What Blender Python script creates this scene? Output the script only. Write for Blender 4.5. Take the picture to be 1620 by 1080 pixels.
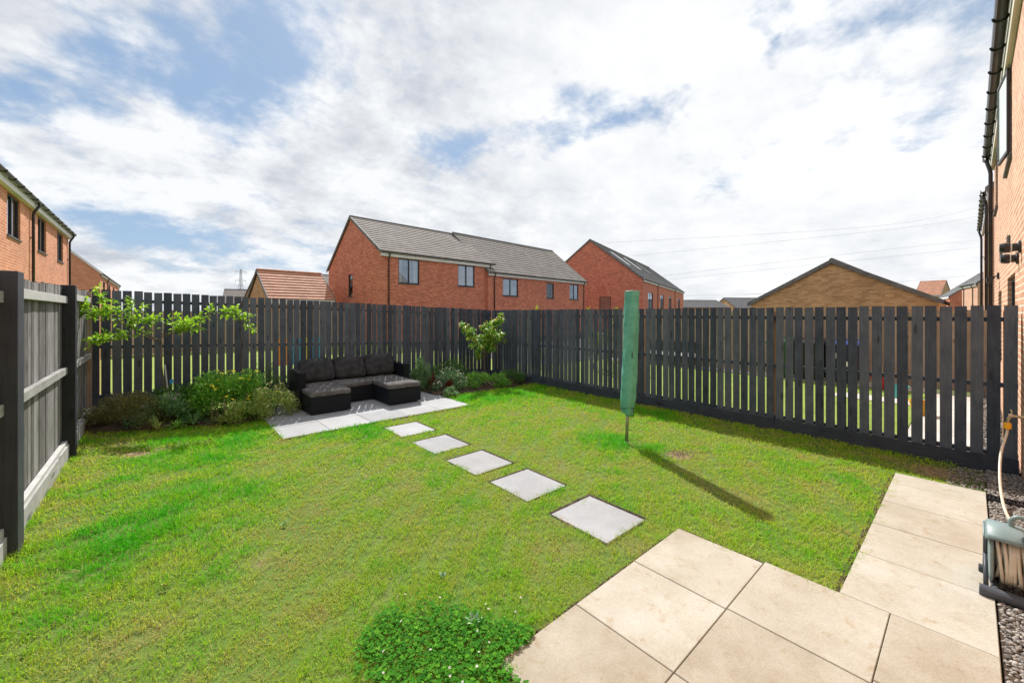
import bpy, math, random
import numpy as np
from mathutils import Vector
R = math.radians
random.seed(7); rng = np.random.default_rng(11)
for o in list(bpy.data.objects): bpy.data.objects.remove(o)
SC = bpy.context.scene; COL = SC.collection

# ------------------------------------------------------------------ camera
FPX = 635.5; YAW = math.atan2(557, 635.5); SI, CO = math.sin(YAW), math.cos(YAW); CAMH = 1.72
cam = bpy.data.cameras.new('camera'); cam.sensor_width = 36; cam.lens = 36*FPX/1620
cam.shift_y = -45/1620; cam.clip_start = .05; cam.clip_end = 3000
co = bpy.data.objects.new('camera', cam); COL.objects.link(co)
co.location = (0, 0, CAMH); co.rotation_euler = (R(90), 0, -YAW); SC.camera = co
def at(px, D, z=0.0):
    l = (px-810)/FPX*D
    return (SI*D+CO*l, CO*D-SI*l, z)

# ------------------------------------------------------------------ light
SUN_AZ = R(25.9); SUN_EL = R(45.5)
SC.view_settings.view_transform = 'Standard'; SC.view_settings.look = 'None'
SC.view_settings.exposure = 0.38; SC.view_settings.gamma = 1.0
sl = bpy.data.lights.new('sun', 'SUN'); sl.energy = 5.0; sl.angle = R(.55); sl.color = (1, .955, .89)
so = bpy.data.objects.new('sun', sl); COL.objects.link(so)
sv = Vector((math.sin(SUN_AZ)*math.cos(SUN_EL), math.cos(SUN_AZ)*math.cos(SUN_EL), math.sin(SUN_EL)))
so.rotation_euler = sv.to_track_quat('Z', 'Y').to_euler(); so.location = (0, 0, 30)

class NT:
    def __init__(s, tree): s.t = tree; s.n = tree.nodes; s.l = tree.links
    def new(s, typ, **kw):
        n = s.n.new(typ)
        for k, v in kw.items(): setattr(n, k, v)
        return n
    def ln(s, a, b): s.l.new(a, b)
    def val(s, sock, v):
        if hasattr(v, 'is_output') or isinstance(v, bpy.types.NodeSocket): s.l.new(v, sock)
        else: sock.default_value = v
    def math(s, op, a, b=None, c=None, clamp=False):
        n = s.new('ShaderNodeMath', operation=op, use_clamp=clamp); s.val(n.inputs[0], a)
        if b is not None: s.val(n.inputs[1], b)
        if c is not None: s.val(n.inputs[2], c)
        return n.outputs[0]
    def vmath(s, op, a, b=None, scale=None):
        n = s.new('ShaderNodeVectorMath', operation=op); s.val(n.inputs[0], a)
        if b is not None: s.val(n.inputs[1], b)
        if scale is not None: s.val(n.inputs['Scale'], scale)
        return n.outputs['Value'] if op in ('DISTANCE', 'LENGTH', 'DOT_PRODUCT') else n.outputs[0]
    def noise(s, vec, scale, detail=4, rough=.55, dist=0):
        n = s.new('ShaderNodeTexNoise'); n.noise_dimensions = '3D'
        if vec is not None: s.ln(vec, n.inputs['Vector'])
        n.inputs['Scale'].default_value = scale; n.inputs['Detail'].default_value = detail
        n.inputs['Roughness'].default_value = rough; n.inputs['Distortion'].default_value = dist
        return n
    def ramp(s, fac, stops, interp='LINEAR'):
        n = s.new('ShaderNodeValToRGB'); e = n.color_ramp.elements; n.color_ramp.interpolation = interp
        while len(e) < len(stops): e.new(.5)
        for i, (p, c) in enumerate(stops):
            e[i].position = p; e[i].color = (*c, 1) if len(c) == 3 else c
        s.ln(fac, n.inputs[0]); return n.outputs[0]
    def mix(s, f, a, b, bt='MIX'):
        n = s.new('ShaderNodeMix', data_type='RGBA', blend_type=bt)
        s.val(n.inputs[0], f)
        for i, v in ((6, a), (7, b)):
            if isinstance(v, tuple): v = (*v, 1) if len(v) == 3 else v
            s.val(n.inputs[i], v)
        return n.outputs[2]
    def mrange(s, v, a, b, c=0, d=1):
        n = s.new('ShaderNodeMapRange', interpolation_type='SMOOTHSTEP'); s.ln(v, n.inputs[0])
        for i, x in enumerate((a, b, c, d)): n.inputs[i+1].default_value = x
        return n.outputs[0]

W = bpy.data.worlds.new('World'); SC.world = W; W.use_nodes = True
nt = NT(W.node_tree); W.node_tree.nodes.clear()
sky = nt.new('ShaderNodeTexSky', sky_type='NISHITA'); sky.sun_disc = False
sky.sun_elevation = SUN_EL; sky.sun_rotation = SUN_AZ; sky.dust_density = .6; sky.air_density = 1.0
tc = nt.new('ShaderNodeTexCoord'); d = tc.outputs['Generated']
sep = nt.new('ShaderNodeSeparateXYZ'); nt.ln(d, sep.inputs[0])
zz = nt.math('ADD', nt.math('MAXIMUM', sep.outputs[2], 0.0), .32)
pl = nt.new('ShaderNodeCombineXYZ')
nt.ln(nt.math('DIVIDE', sep.outputs[0], zz), pl.inputs[0]); nt.ln(nt.math('DIVIDE', sep.outputs[1], zz), pl.inputs[1])
pl.inputs[2].default_value = 3.7
P = pl.outputs[0]
warp = nt.noise(P, 1.6, 5, .6)
wv = nt.vmath('SCALE', nt.vmath('SUBTRACT', warp.outputs['Color'], (.5, .5, .5)), scale=1.0)
n1 = nt.noise(P, 2.0, 10, .60, .2)
n2 = nt.noise(P, 7.5, 8, .62, .1)
def skydir(px, py):
    v = Vector((SI*FPX+CO*(px-810), CO*FPX-SI*(px-810), 495-py)).normalized(); return v
def plane(px, py):
    v = skydir(px, py); z = max(v.z, 0)+.32; return (v.x/z, v.y/z, 3.7)
# openings in the cloud deck (blue) : px, py, radius in plane units, strength
holes = [(230, 150, .75, 1.0), (360, 210, .45, .8), (120, 110, .4, .5), (560, 60, .5, .8), (700, 70, .35, .75), (710, 250, .5, 1.0), (850, 230, .4, .9), (40, 262, .5, .9),
         (1490, 70, .8, .8), (340, 60, .35, .4), (400, 390, 1.0, .9), (470, 190, .3, .5), (1060, 70, .2, .5), (640, 20, .4, .6)]
acc = None
pw = nt.vmath('ADD', P, nt.vmath('SCALE', wv, scale=1.5))
for (x, y, r, s) in holes:
    dd = nt.vmath('DISTANCE', pw, plane(x, y))
    h = nt.mrange(dd, r*.80, r*.05, 0, s)
    acc = h if acc is None else nt.math('MAXIMUM', acc, h)
dens = nt.math('ADD', nt.math('MULTIPLY', n1.outputs[0], 1.6), nt.math('MULTIPLY', n2.outputs[0], 1.15))
dens = nt.math('SUBTRACT', nt.math('ADD', dens, -.62), nt.math('MULTIPLY', acc, .64))
cover = nt.mrange(dens, -.06, .52, 0, 1)
# cloud brightness: thin parts bright, thick undersides greyer
n3 = nt.noise(nt.vmath('ADD', P, (3.1, 1.7, 0)), 2.0, 9, .6, .2)
shade = nt.math('ADD', nt.math('MULTIPLY', n3.outputs[0], .75), nt.math('MULTIPLY', n2.outputs[0], .35))
sh = nt.ramp(shade, [(.39, (.38, .415, .47)), (.51, (.56, .58, .615)), (.63, (.76, .77, .78))])
glow = nt.mrange(nt.vmath('DOT_PRODUCT', d, tuple(skydir(1190, 190))), .72, 1.0, 0, 1)
sh = nt.mix(nt.math('MULTIPLY', glow, .60), sh, (.90, .90, .895))
blue = nt.mix(.75, nt.vmath('SCALE', sky.outputs[0], scale=.10), (.23, .345, .51))
tot = nt.mix(nt.math('MULTIPLY', cover, .96), blue, sh)
# below the horizon
low = nt.mrange(sep.outputs[2], -.02, .01, 0, 1)
tot = nt.mix(low, (.16, .17, .14), tot)
bg = nt.new('ShaderNodeBackground'); nt.ln(tot, bg.inputs[0]); bg.inputs[1].default_value = 1.0
ow = nt.new('ShaderNodeOutputWorld'); nt.ln(bg.outputs[0], ow.inputs[0])

# ------------------------------------------------------------------ materials
def mat(name, col=(.5, .5, .5), rough=.8, build=None, spec=.3, metal=0):
    m = bpy.data.materials.new(name); m.use_nodes = True
    t = NT(m.node_tree); b = m.node_tree.nodes['Principled BSDF']
    b.inputs['Base Color'].default_value = (*col, 1); b.inputs['Roughness'].default_value = rough
    b.inputs['Specular IOR Level'].default_value = spec; b.inputs['Metallic'].default_value = metal
    if build: build(t, b)
    return m
def bump(t, b, h, strength=.3, dist=.01):
    n = t.new('ShaderNodeBump'); n.inputs['Strength'].default_value = strength; n.inputs['Distance'].default_value = dist
    t.ln(h, n.inputs['Height']); t.ln(n.outputs[0], b.inputs['Normal'])
def objco(t): return t.new('ShaderNodeTexCoord').outputs['Object']
def geopos(t): return t.new('ShaderNodeNewGeometry').outputs['Position']
def attr(t, name='tint'):
    n = t.new('ShaderNodeAttribute'); n.attribute_name = name; return n.outputs['Fac']
def noisy(cols, scale=4, detail=6, bs=.2, bd=.005, stretch=None, bscale=None, gamma=None):
    def f(t, b):
        v = geopos(t)
        if stretch: v = t.vmath('MULTIPLY', v, stretch)
        n = t.noise(v, scale, detail, .6)
        k = len(cols); c = t.ramp(n.outputs[0], [(.3+.4*i/(max(k-1, 1)), cc) for i, cc in enumerate(cols)])
        t.ln(c, b.inputs['Base Color'])
        n2 = t.noise(v, bscale or scale*8, 4, .6)
        bump(t, b, n2.outputs[0], bs, bd)
    return f
def brick(c1, c2, mortar, dark=None):
    def f(t, b):
        o = objco(t); s = t.new('ShaderNodeSeparateXYZ'); t.ln(o, s.inputs[0])
        c = t.new('ShaderNodeCombineXYZ'); t.ln(t.math('ADD', s.outputs[0], s.outputs[1]), c.inputs[0]); t.ln(s.outputs[2], c.inputs[1])
        k = t.new('ShaderNodeTexBrick'); t.ln(c.outputs[0], k.inputs['Vector'])
        k.inputs['Color1'].default_value = (*c1, 1); k.inputs['Color2'].default_value = (*c2, 1); k.inputs['Mortar'].default_value = (*mortar, 1)
        k.inputs['Scale'].default_value = 1; k.inputs['Brick Width'].default_value = .225; k.inputs['Row Height'].default_value = .075
        k.inputs['Mortar Size'].default_value = .010; k.inputs['Mortar Smooth'].default_value = .25; k.inputs['Bias'].default_value = 0
        n = t.noise(o, 1.3, 5, .6); n2 = t.noise(o, 40, 3, .6)
        col = t.mix(.9, k.outputs['Color'], t.ramp(n.outputs[0], [(.3, (.84, .84, .84)), (.7, (1.12, 1.1, 1.08))]), 'MULTIPLY')
        col = t.mix(.6, col, t.ramp(n2.outputs[0], [(.3, (.78, .78, .78)), (.7, (1.15, 1.15, 1.15))]), 'MULTIPLY')
        t.ln(col, b.inputs['Base Color'])
        h = t.math('SUBTRACT', t.math('MULTIPLY', n2.outputs[0], .25), k.outputs['Fac'])
        bump(t, b, h, .6, .006)
    return f
def timber(cols, gs=1.0, horiz=False, bs=.35, rough=.75):
    """planed softwood with grain, knots and a per-board tint"""
    def f(t, b):
        o = geopos(t); a = attr(t)
        off = t.new('ShaderNodeCombineXYZ'); t.ln(t.math('MULTIPLY', a, 37.0), off.inputs[0]); t.ln(t.math('MULTIPLY', a, 91.0), off.inputs[2])
        v = t.vmath('ADD', o, off.outputs[0])
        st = (6, 6, 70) if horiz else (55, 55, 3.2)
        g = t.noise(t.vmath('MULTIPLY', v, st), gs, 5, .65, .6)
        w = t.noise(v, 5, 5, .6)
        vo = t.new('ShaderNodeTexVoronoi'); t.ln(t.vmath('MULTIPLY', v, (9, 9, 2.4) if not horiz else (1.6, 1.6, 7)), vo.inputs['Vector']); vo.inputs['Scale'].default_value = 1
        knot = t.mrange(vo.outputs['Distance'], .20, .08, 0, 1)
        s = t.math('ADD', t.math('MULTIPLY', g.outputs[0], .5), t.math('ADD', t.math('MULTIPLY', w.outputs[0], .45), t.math('MULTIPLY', a, .34)))
        c = t.ramp(s, [(.38, cols[0]), (.60, cols[1]), (.86, cols[2])])
        c = t.mix(t.math('MULTIPLY', knot, .65), c, tuple(x*.35 for x in cols[0]))
        t.ln(c, b.inputs['Base Color'])
        bump(t, b, t.math('ADD', g.outputs[0], t.math('MULTIPLY', knot, .8)), bs, .004)
    return f
def foliage(stops, trans=.35, rough=.5):
    def f(t, b):
        a = attr(t); c = t.ramp(a, stops); t.ln(c, b.inputs['Base Color'])
        tr = t.new('ShaderNodeBsdfTranslucent')
        t.ln(t.mix(1, c, (1.35, 1.3, .55), 'MULTIPLY'), tr.inputs[0])
        mx = t.new('ShaderNodeMixShader'); mx.inputs[0].default_value = trans
        out = [n for n in t.n if n.type == 'OUTPUT_MATERIAL'][0]
        t.ln(b.outputs[0], mx.inputs[1]); t.ln(tr.outputs[0], mx.inputs[2]); t.ln(mx.outputs[0], out.inputs[0])
    return f
def ev(cols): return [(i/(len(cols)-1), c) for i, c in enumerate(cols)]
M = {}
M['slat'] = mat('painted slat', rough=.62, spec=.35, build=timber([(.022, .032, .053), (.055, .070, .102), (.112, .130, .165)]))
M['postpaint'] = mat('dark painted post', rough=.6, spec=.3, build=timber([(.012, .015, .022), (.026, .031, .043), (.052, .058, .072)]))
M['slat_h'] = mat('painted board', rough=.62, spec=.35, build=timber([(.021, .028, .044), (.046, .056, .080), (.085, .096, .122)], horiz=True))
M['raw'] = mat('weathered timber', rough=.85, build=timber([(.07, .065, .062), (.15, .144, .14), (.29, .285, .28)]))
M['raw_h'] = mat('pale weathered rail', rough=.85, build=timber([(.20, .195, .19), (.36, .355, .35), (.50, .495, .49)], horiz=True))
M['orange_post'] = mat('new timber', rough=.8, build=timber([(.36, .15, .06), (.55, .26, .12), (.62, .34, .18)]))
M['tan_fence'] = mat('tan timber', rough=.85, build=timber([(.24, .17, .125), (.36, .27, .21), (.46, .36, .29)]))
M['red'] = mat('red brick', rough=.9, build=brick((.42, .085, .045), (.70, .215, .12), (.60, .37, .28)))
M['ored'] = mat('orange brick', rough=.9, build=brick((.50, .16, .075), (.66, .27, .14), (.70, .46, .33)))
M['ours'] = mat('light orange brick', rough=.9, build=brick((.45, .21, .13), (.61, .34, .225), (.72, .60, .48)))
M['tan'] = mat('tan brick', rough=.9, build=brick((.40, .22, .10), (.64, .40, .21), (.50, .37, .24)))
M['darkbrick'] = mat('dark red brick', rough=.9, build=brick((.15, .045, .03), (.22, .07, .045), (.45, .36, .28)))
def tilemat(c1, c2, c3):
    def f(t, b):
        o = objco(t); s = t.new('ShaderNodeSeparateXYZ'); t.ln(o, s.inputs[0])
        c = t.new('ShaderNodeCombineXYZ'); t.ln(s.outputs[0], c.inputs[0]); t.ln(t.math('MULTIPLY', attr(t), 1.0), c.inputs[1])
        k = t.new('ShaderNodeTexBrick'); t.ln(c.outputs[0], k.inputs['Vector'])
        k.inputs['Color1'].default_value = (*c1, 1); k.inputs['Color2'].default_value = (*c2, 1); k.inputs['Mortar'].default_value = (*c3, 1)
        k.inputs['Scale'].default_value = 1; k.inputs['Brick Width'].default_value = .33; k.inputs['Row Height'].default_value = 1
        k.inputs['Mortar Size'].default_value = .006; k.inputs['Mortar Smooth'].default_value = .1
        n = t.noise(o, 1.1, 6, .6)
        t.ln(t.mix(.8, k.outputs[0], t.ramp(n.outputs[0], [(.3, (.8, .8, .8)), (.7, (1.15, 1.15, 1.15))]), 'MULTIPLY'), b.inputs['Base Color'])
        bump(t, b, t.noise(o, 30, 3).outputs[0], .25, .01)
    return f
M['tile'] = mat('grey brown roof tile', rough=.85, spec=.15, build=tilemat((.27, .245, .225), (.32, .29, .27), (.20, .18, .165)))
M['tile2'] = mat('slate grey roof tile', rough=.85, spec=.15, build=tilemat((.145, .147, .155), (.185, .187, .195), (.09, .09, .095)))
M['otile'] = mat('terracotta roof tile', rough=.75, build=tilemat((.42, .20, .13), (.52, .27, .18), (.16, .08, .06)))
M['vergecap'] = mat('grey verge cap', rough=.7, build=noisy([(.10, .10, .105), (.2, .2, .2)], 3))
M['white'] = mat('white painted fascia', (.72, .73, .72), .45, noisy([(.6, .61, .6), (.78, .78, .77)], 2, bs=.05))
M['cream'] = mat('cream soffit', (.62, .60, .50), .5, noisy([(.52, .51, .42), (.68, .66, .56)], 2, bs=.05))
M['blackpvc'] = mat('black plastic', (.016, .016, .02), .28, noisy([(.012, .012, .015), (.03, .029, .032)], 3, bs=.04), spec=.5)
M['dframe'] = mat('anthracite window frame', (.02, .022, .027), .4, noisy([(.016, .018, .022), (.03, .032, .037)], 3, bs=.03), spec=.4)
M['room'] = mat('dim room', (.05, .05, .055), .9, noisy([(.03, .03, .035), (.08, .08, .085)], 1.2, bs=0))
M['curtain'] = mat('pale curtain', (.55, .57, .6), .9, noisy([(.62, .65, .70), (.80, .80, .80)], 6, stretch=(9, 9, .3), bs=.3, bd=.02))
M['pinkcurtain'] = mat('striped pink curtain', (.6, .4, .4), .9, noisy([(.45, .28, .30), (.75, .66, .66)], 6, stretch=(.3, .3, 9), bs=.1))
def glassb(t, b):
    tr = t.new('ShaderNodeBsdfTransparent'); gl = t.new('ShaderNodeBsdfGlossy'); gl.inputs['Roughness'].default_value = .02; gl.inputs[0].default_value = (.72, .86, 1, 1)
    fr = t.new('ShaderNodeFresnel'); fr.inputs[0].default_value = 1.9
    mx = t.new('ShaderNodeMixShader'); t.ln(t.math('ADD', fr.outputs[0], .20, clamp=True), mx.inputs[0])
    t.ln(tr.outputs[0], mx.inputs[1]); t.ln(gl.outputs[0], mx.inputs[2]); tr.inputs[0].default_value = (.93, .96, .97, 1)
    out = [n for n in t.n if n.type == 'OUTPUT_MATERIAL'][0]; t.ln(mx.outputs[0], out.inputs[0])
M['glass'] = mat('window glass', build=glassb)
M['oglass'] = mat('greenish obscured glass', (.52, .62, .60), .12, noisy([(.46, .56, .54), (.60, .68, .66)], 2, bs=.03), spec=.6)

# ------------------------------------------------------------------ mesh helpers
def mesh_obj(name, V, F, material=None, parent=None, tint=None, smooth=False, mats=None, midx=None, loc=None):
    me = bpy.data.meshes.new(name)
    if isinstance(F, np.ndarray):
        V = np.asarray(V, dtype=np.float32); n, k = F.shape
        me.vertices.add(len(V)); me.vertices.foreach_set('co', V.ravel())
        me.loops.add(n*k); me.loops.foreach_set('vertex_index', F.ravel().astype(np.int32))
        me.polygons.add(n); me.polygons.foreach_set('loop_start', np.arange(0, n*k, k, dtype=np.int32))
        me.polygons.foreach_set('loop_total', np.full(n, k, dtype=np.int32))
        me.update(calc_edges=True)
    else:
        me.from_pydata([tuple(v) for v in V], [], F); me.update()
    if tint is not None:
        a = me.attributes.new('tint', 'FLOAT', 'POINT'); a.data.foreach_set('value', np.asarray(tint, dtype=np.float32))
    for m in (mats or ([material] if material else [])): me.materials.append(m)
    if midx is not None: me.polygons.foreach_set('material_index', np.asarray(midx, dtype=np.int32))
    if smooth: me.polygons.foreach_set('use_smooth', np.ones(len(me.polygons), dtype=bool))
    o = bpy.data.objects.new(name, me); COL.objects.link(o)
    if parent: o.parent = parent
    if loc is not None: o.location = loc
    return o
class MB:
    def __init__(s): s.v = []; s.f = []; s.t = []; s.mi = []; s.cur = 0
    def add(s, V, F, tint=.5):
        b = len(s.v); s.v += [tuple(v) for v in V]; s.f += [tuple(i+b for i in f) for f in F]; s.t += [tint]*len(V); s.mi += [s.cur]*len(F); return s
    def box(s, x0, x1, y0, y1, z0, z1, tint=.5, bev=0, lean=0):
        if bev > 0:
            b = bev; V = []; 
            for (z, ins) in ((z0, 0), (z1-b, 0), (z1, b)):
                V += [(x0+ins, y0+ins, z), (x1-ins, y0+ins, z), (x1-ins, y1-ins, z), (x0+ins, y1-ins, z)]
            F = [(3, 2, 1, 0), (8, 9, 10, 11)]
            for l in (0, 4):
                for i in range(4): F.append((l+i, l+(i+1) % 4, l+4+(i+1) % 4, l+4+i))
            return s.add(V, F, tint)
        V = [(x, y, z) for z in (z0, z1) for (x, y) in ((x0, y0), (x1, y0), (x1, y1), (x0, y1))]
        V = [(x+(lean if z == z1 else 0), y, z) for (x, y, z) in V]
        return s.add(V, [(3, 2, 1, 0), (4, 5, 6, 7), (0, 1, 5, 4), (1, 2, 6, 5), (2, 3, 7, 6), (3, 0, 4, 7)], tint)
    def prism(s, poly, z0, z1, tint=.5):
        n = len(poly); V = [(x, y, z0) for x, y in poly]+[(x, y, z1) for x, y in poly]
        F = [tuple(range(n))[::-1], tuple(range(n, 2*n))]+[(i, (i+1) % n, n+(i+1) % n, n+i) for i in range(n)]
        return s.add(V, F, tint)
    def tube(s, pts, rad, n=8, cap=True, tint=.5):
        pts = [Vector(p) for p in pts]; rs = rad if isinstance(rad, (list, tuple)) else [rad]*len(pts)
        V = []; up = None
        for i, p in enumerate(pts):
            d = (pts[min(i+1, len(pts)-1)]-pts[max(i-1, 0)]).normalized()
            if up is None:
                a = Vector((0, 0, 1)) if abs(d.z) < .9 else Vector((1, 0, 0)); u = d.cross(a).normalized()
            else:
                u = (up-d*up.dot(d)).normalized()
            up = u; w = d.cross(u)
            for k in range(n):
                a = 2*math.pi*k/n; V.append(p+(u*math.cos(a)+w*math.sin(a))*rs[i])
        F = [(i*n+k, i*n+(k+1) % n, (i+1)*n+(k+1) % n, (i+1)*n+k) for i in range(len(pts)-1) for k in range(n)]
        if cap: F += [tuple(range(n))[::-1], tuple((len(pts)-1)*n+k for k in range(n))]
        return s.add(V, F, tint)
    def lathe(s, c, prof, n=16, axis='z', tint=.5):
        V = []; c = Vector(c)
        for (r, h) in prof:
            for k in range(n):
                a = 2*math.pi*k/n; x, y = r*math.cos(a), r*math.sin(a)
                V.append(c+(Vector((x, y, h)) if axis == 'z' else Vector((h, x, y)) if axis == 'x' else Vector((x, h, y))))
        m = len(prof)
        F = [(i*n+k, i*n+(k+1) % n, (i+1)*n+(k+1) % n, (i+1)*n+k) for i in range(m-1) for k in range(n)]
        F += [tuple(range(n))[::-1], tuple((m-1)*n+k for k in range(n))]
        return s.add(V, F, tint)
    def build(s, name, material, parent=None, smooth=False, bevel=0, seg=2, mats=None, auto=False):
        o = mesh_obj(name, s.v, s.f, material, parent, tint=s.t, smooth=smooth, mats=mats, midx=s.mi if mats else None)
        if bevel:
            b = o.modifiers.new('bevel', 'BEVEL'); b.width = bevel; b.segments = seg; b.limit_method = 'ANGLE'; b.angle_limit = R(35)
        return o
def tag(o, label=None, cat=None, group=None, kind=None):
    if label: o['label'] = label
    if cat: o['category'] = cat
    if group: o['group'] = group
    if kind: o['kind'] = kind
    return o
def empty(name, loc=(0, 0, 0), rz=0.0, label=None, cat=None, group=None):
    o = bpy.data.objects.new(name, None); COL.objects.link(o); o.location = loc; o.rotation_euler = (0, 0, rz); o.empty_display_size = .1
    return tag(o, label, cat, group)
def copy_tree(o, parent=None):
    c = o.copy(); COL.objects.link(c)
    if parent: c.parent = parent
    for ch in list(o.children): copy_tree(ch, c)
    return c
def ss(x, a, b):
    t = np.clip((np.asarray(x, float)-a)/(b-a), 0, 1); return t*t*(3-2*t)
def gz(x, y):
    """ground height: garden rises a little to the left fence and into the left bed"""
    x = np.asarray(x, float); y = np.asarray(y, float)
    h = .13*(1-ss(x, -.8, 1.0)) + .10*(1-ss(x, -.6, 1.2))*ss(y, 7.2, 8.5)
    return h

# ------------------------------------------------------------------ ground
lush = [(-.05, 4.1, .50, 1.0), (.35, 4.7, .45, .8), (.15, 5.9, .6, .8), (.8, 6.6, .7, .7), (2.1, 5.95, .55, .9), (-.1, 6.9, .35, .5), (4.55, 3.15, .36, 1.0), (4.68, 2.68, .22, 1.0), (4.4, 2.35, .12, .5), (4.7, 6.6, .7, .9), (5.9, 6.4, .7, .9), (-.3, 5.3, .35, .6), (6.2, 5.2, .5, .5), (6.3, 3.5, .4, .5), (.2, 3.35, .3, .5), (-.2, 3.3, .3, .3)]
bare = [(4.75, 2.35, .20, .95), (4.42, 2.2, .14, .6), (4.0, 1.7, .2, .5), (-.35, 6.95, .28, .6), (-.2, 6.35, .16, .95), (.02, 6.45, .12, .8), (-.5, 4.5, .18, .5), (4.78, 2.85, .10, .8), (-.1, 2.5, .4, .45), (.7, 3.6, .3, .4), (6.35, .25, .35, .8), (.35, 2.9, .25, .4), (1.1, 3.0, .3, .35), (1.5, 4.2, .5, .3), (3.3, 3.0, .35, .35), (3.9, 3.4, .5, .25), (.9, 5.2, .35, .45), (.5, 3.2, .15, .6)]
def blob(x, y, L):
    v = np.zeros_like(x)
    for (a, b, r, s) in L: v = np.maximum(v, s*np.exp(-(((x-a)**2+(y-b)**2)/(r*r))**1.3))
    return v
def grid_sheet(name, x0, x1, y0, y1, st, material, hf, tintf=None):
    nx, ny = int((x1-x0)/st)+1, int((y1-y0)/st)+1
    X, Y = np.meshgrid(np.linspace(x0, x1, nx), np.linspace(y0, y1, ny)); Z = hf(X, Y)
    V = np.stack([X.ravel(), Y.ravel(), Z.ravel()], 1); I = np.arange(nx*ny).reshape(ny, nx)
    F = np.stack([I[:-1, :-1].ravel(), I[:-1, 1:].ravel(), I[1:, 1:].ravel(), I[1:, :-1].ravel()], 1)
    return mesh_obj(name, V, F, material, smooth=True, tint=tintf(X, Y).ravel() if tintf else None)
M['farground'] = mat('far grassland', rough=.95, build=noisy([(.07, .09, .03), (.11, .13, .045), (.13, .12, .07)], .3, 8, bs=.4, bd=.05))
M['nblawn'] = mat('neighbour lawn', rough=.9, build=noisy([(.16, .23, .035), (.23, .32, .05), (.30, .36, .08)], 2.5, 10, bs=.8, bd=.02, bscale=90))
M['soil'] = mat('garden soil', rough=.95, build=noisy([(.035, .025, .017), (.075, .052, .036), (.12, .09, .065)], 9, 9, bs=.9, bd=.02, bscale=50))
def lawnbase(t, b):
    v = geopos(t); n = t.noise(v, 1.7, 8, .65); n2 = t.noise(v, 26, 6, .7)
    c = t.ramp(n.outputs[0], [(.3, (.08, .17, .02)), (.5, (.11, .18, .025)), (.7, (.16, .18, .05))])
    c = t.mix(t.mrange(n2.outputs[0], .5, .72), c, (.06, .07, .025))
    c = t.mix(t.mrange(t.math('ADD', attr(t), t.math('MULTIPLY', n2.outputs[0], .5)), .72, 1.0), c, t.ramp(t.noise(v, 18, 6, .7).outputs[0], [(.35, (.10, .065, .04)), (.6, (.34, .25, .15))])); t.ln(c, b.inputs['Base Color'])
    bump(t, b, n2.outputs[0], 1, .015)
M['lawnbase'] = mat('lawn thatch', rough=.95, build=lawnbase)
g = MB(); g.box(-900, 900, -900, 900, -.6, -.06); tag(g.build('ground', M['farground']), kind='structure')
tag(grid_sheet('lawn', -.82, 6.84, -.10, 8.66, .04, M['lawnbase'], lambda x, y: gz(x, y)+.005*np.sin(x*3.1+y*1.3)*np.sin(y*2.3-x)-.011, lambda x, y: blob(x, y, bare)), kind='structure')
g = MB(); g.box(6.98, 12.45, .62, 9.2, -.055, -.004); tag(g.build('neighbour_lawn', M['nblawn']), kind='structure')
g = MB(); g.box(-40, 9.4, 8.80, 22.4, -.055, 0.0); tag(g.build('neighbour_lawn', M['nblawn']), kind='structure')
g = MB(); g.box(9.4, 40, 9.40, 60, -.055, -.02); tag(g.build('road', mat('asphalt', rough=.9, build=noisy([(.05, .05, .052), (.08, .08, .082)], 3))), kind='structure')
# soil beds (thin raised sheets following the ground)
def bed(name, x0, x1, yf, y1, h):
    nx, ny = 60, 24; V = []; 
    for j in range(ny):
        for i in range(nx):
            x = x0+(x1-x0)*i/(nx-1); f = yf(x); y = f+(y1-f)*j/(ny-1)
            e = min(1, j/4.0, (ny-1-j)/1.0+.3)
            V.append((x, y, float(gz(x, y))+h*e+random.uniform(0, .018)*e-.012*(j == 0)))
    F = [(j*nx+i, j*nx+i+1, (j+1)*nx+i+1, (j+1)*nx+i) for j in range(ny-1) for i in range(nx-1)]
    return tag(mesh_obj(name, V, F, M['soil'], smooth=True), kind='structure')
def bedL(x): return 7.56+.06*math.sin(x*5)+.25*max(0, x-.2)*.2
def bedR(x): return 7.22-.10*(x-4.3)+.05*math.sin(x*6)
bed('soil_bed', -.78, 1.34, bedL, 8.60, .035)
bed('soil_bed', 4.30, 6.83, bedR, 8.60, .03)

# ------------------------------------------------------------------ patio slabs
def slabmat(cols, spec, bscale):
    def f(t, b):
        v = geopos(t); a = attr(t)
        n = t.noise(v, 2.3, 9, .68); n2 = t.noise(v, bscale, 3, .7); n3 = t.noise(v, 11, 7, .75, .5)
        s = t.math('ADD', t.math('MULTIPLY', n.outputs[0], .72), t.math('MULTIPLY', a, .28))
        c = t.ramp(s, ev3(cols)); sc = t.mix(1, c, spec, 'MULTIPLY')
        c = t.mix(t.mrange(n3.outputs[0], .52, .74), c, sc)
        c = t.mix(.5, c, t.ramp(n2.outputs[0], [(.3, (.75, .75, .75)), (.7, (1.2, 1.2, 1.2))]), 'MULTIPLY')
        n4 = t.noise(v, 42, 5, .8); n5 = t.noise(v, .9, 6, .7)
        c = t.mix(t.math('MULTIPLY', t.mrange(n4.outputs[0], .62, .72), .55), c, (.10, .085, .06))
        c = t.mix(.55, c, t.ramp(n5.outputs[0], [(.35, (.82, .79, .74)), (.6, (1.08, 1.08, 1.08))]), 'MULTIPLY')
        t.ln(c, b.inputs['Base Color']); bump(t, b, t.math('ADD', n2.outputs[0], n3.outputs[0]), .45, .004)
    return f
def ev3(c): return [(.32, c[0]), (.5, c[1]), (.68, c[2])]
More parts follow.
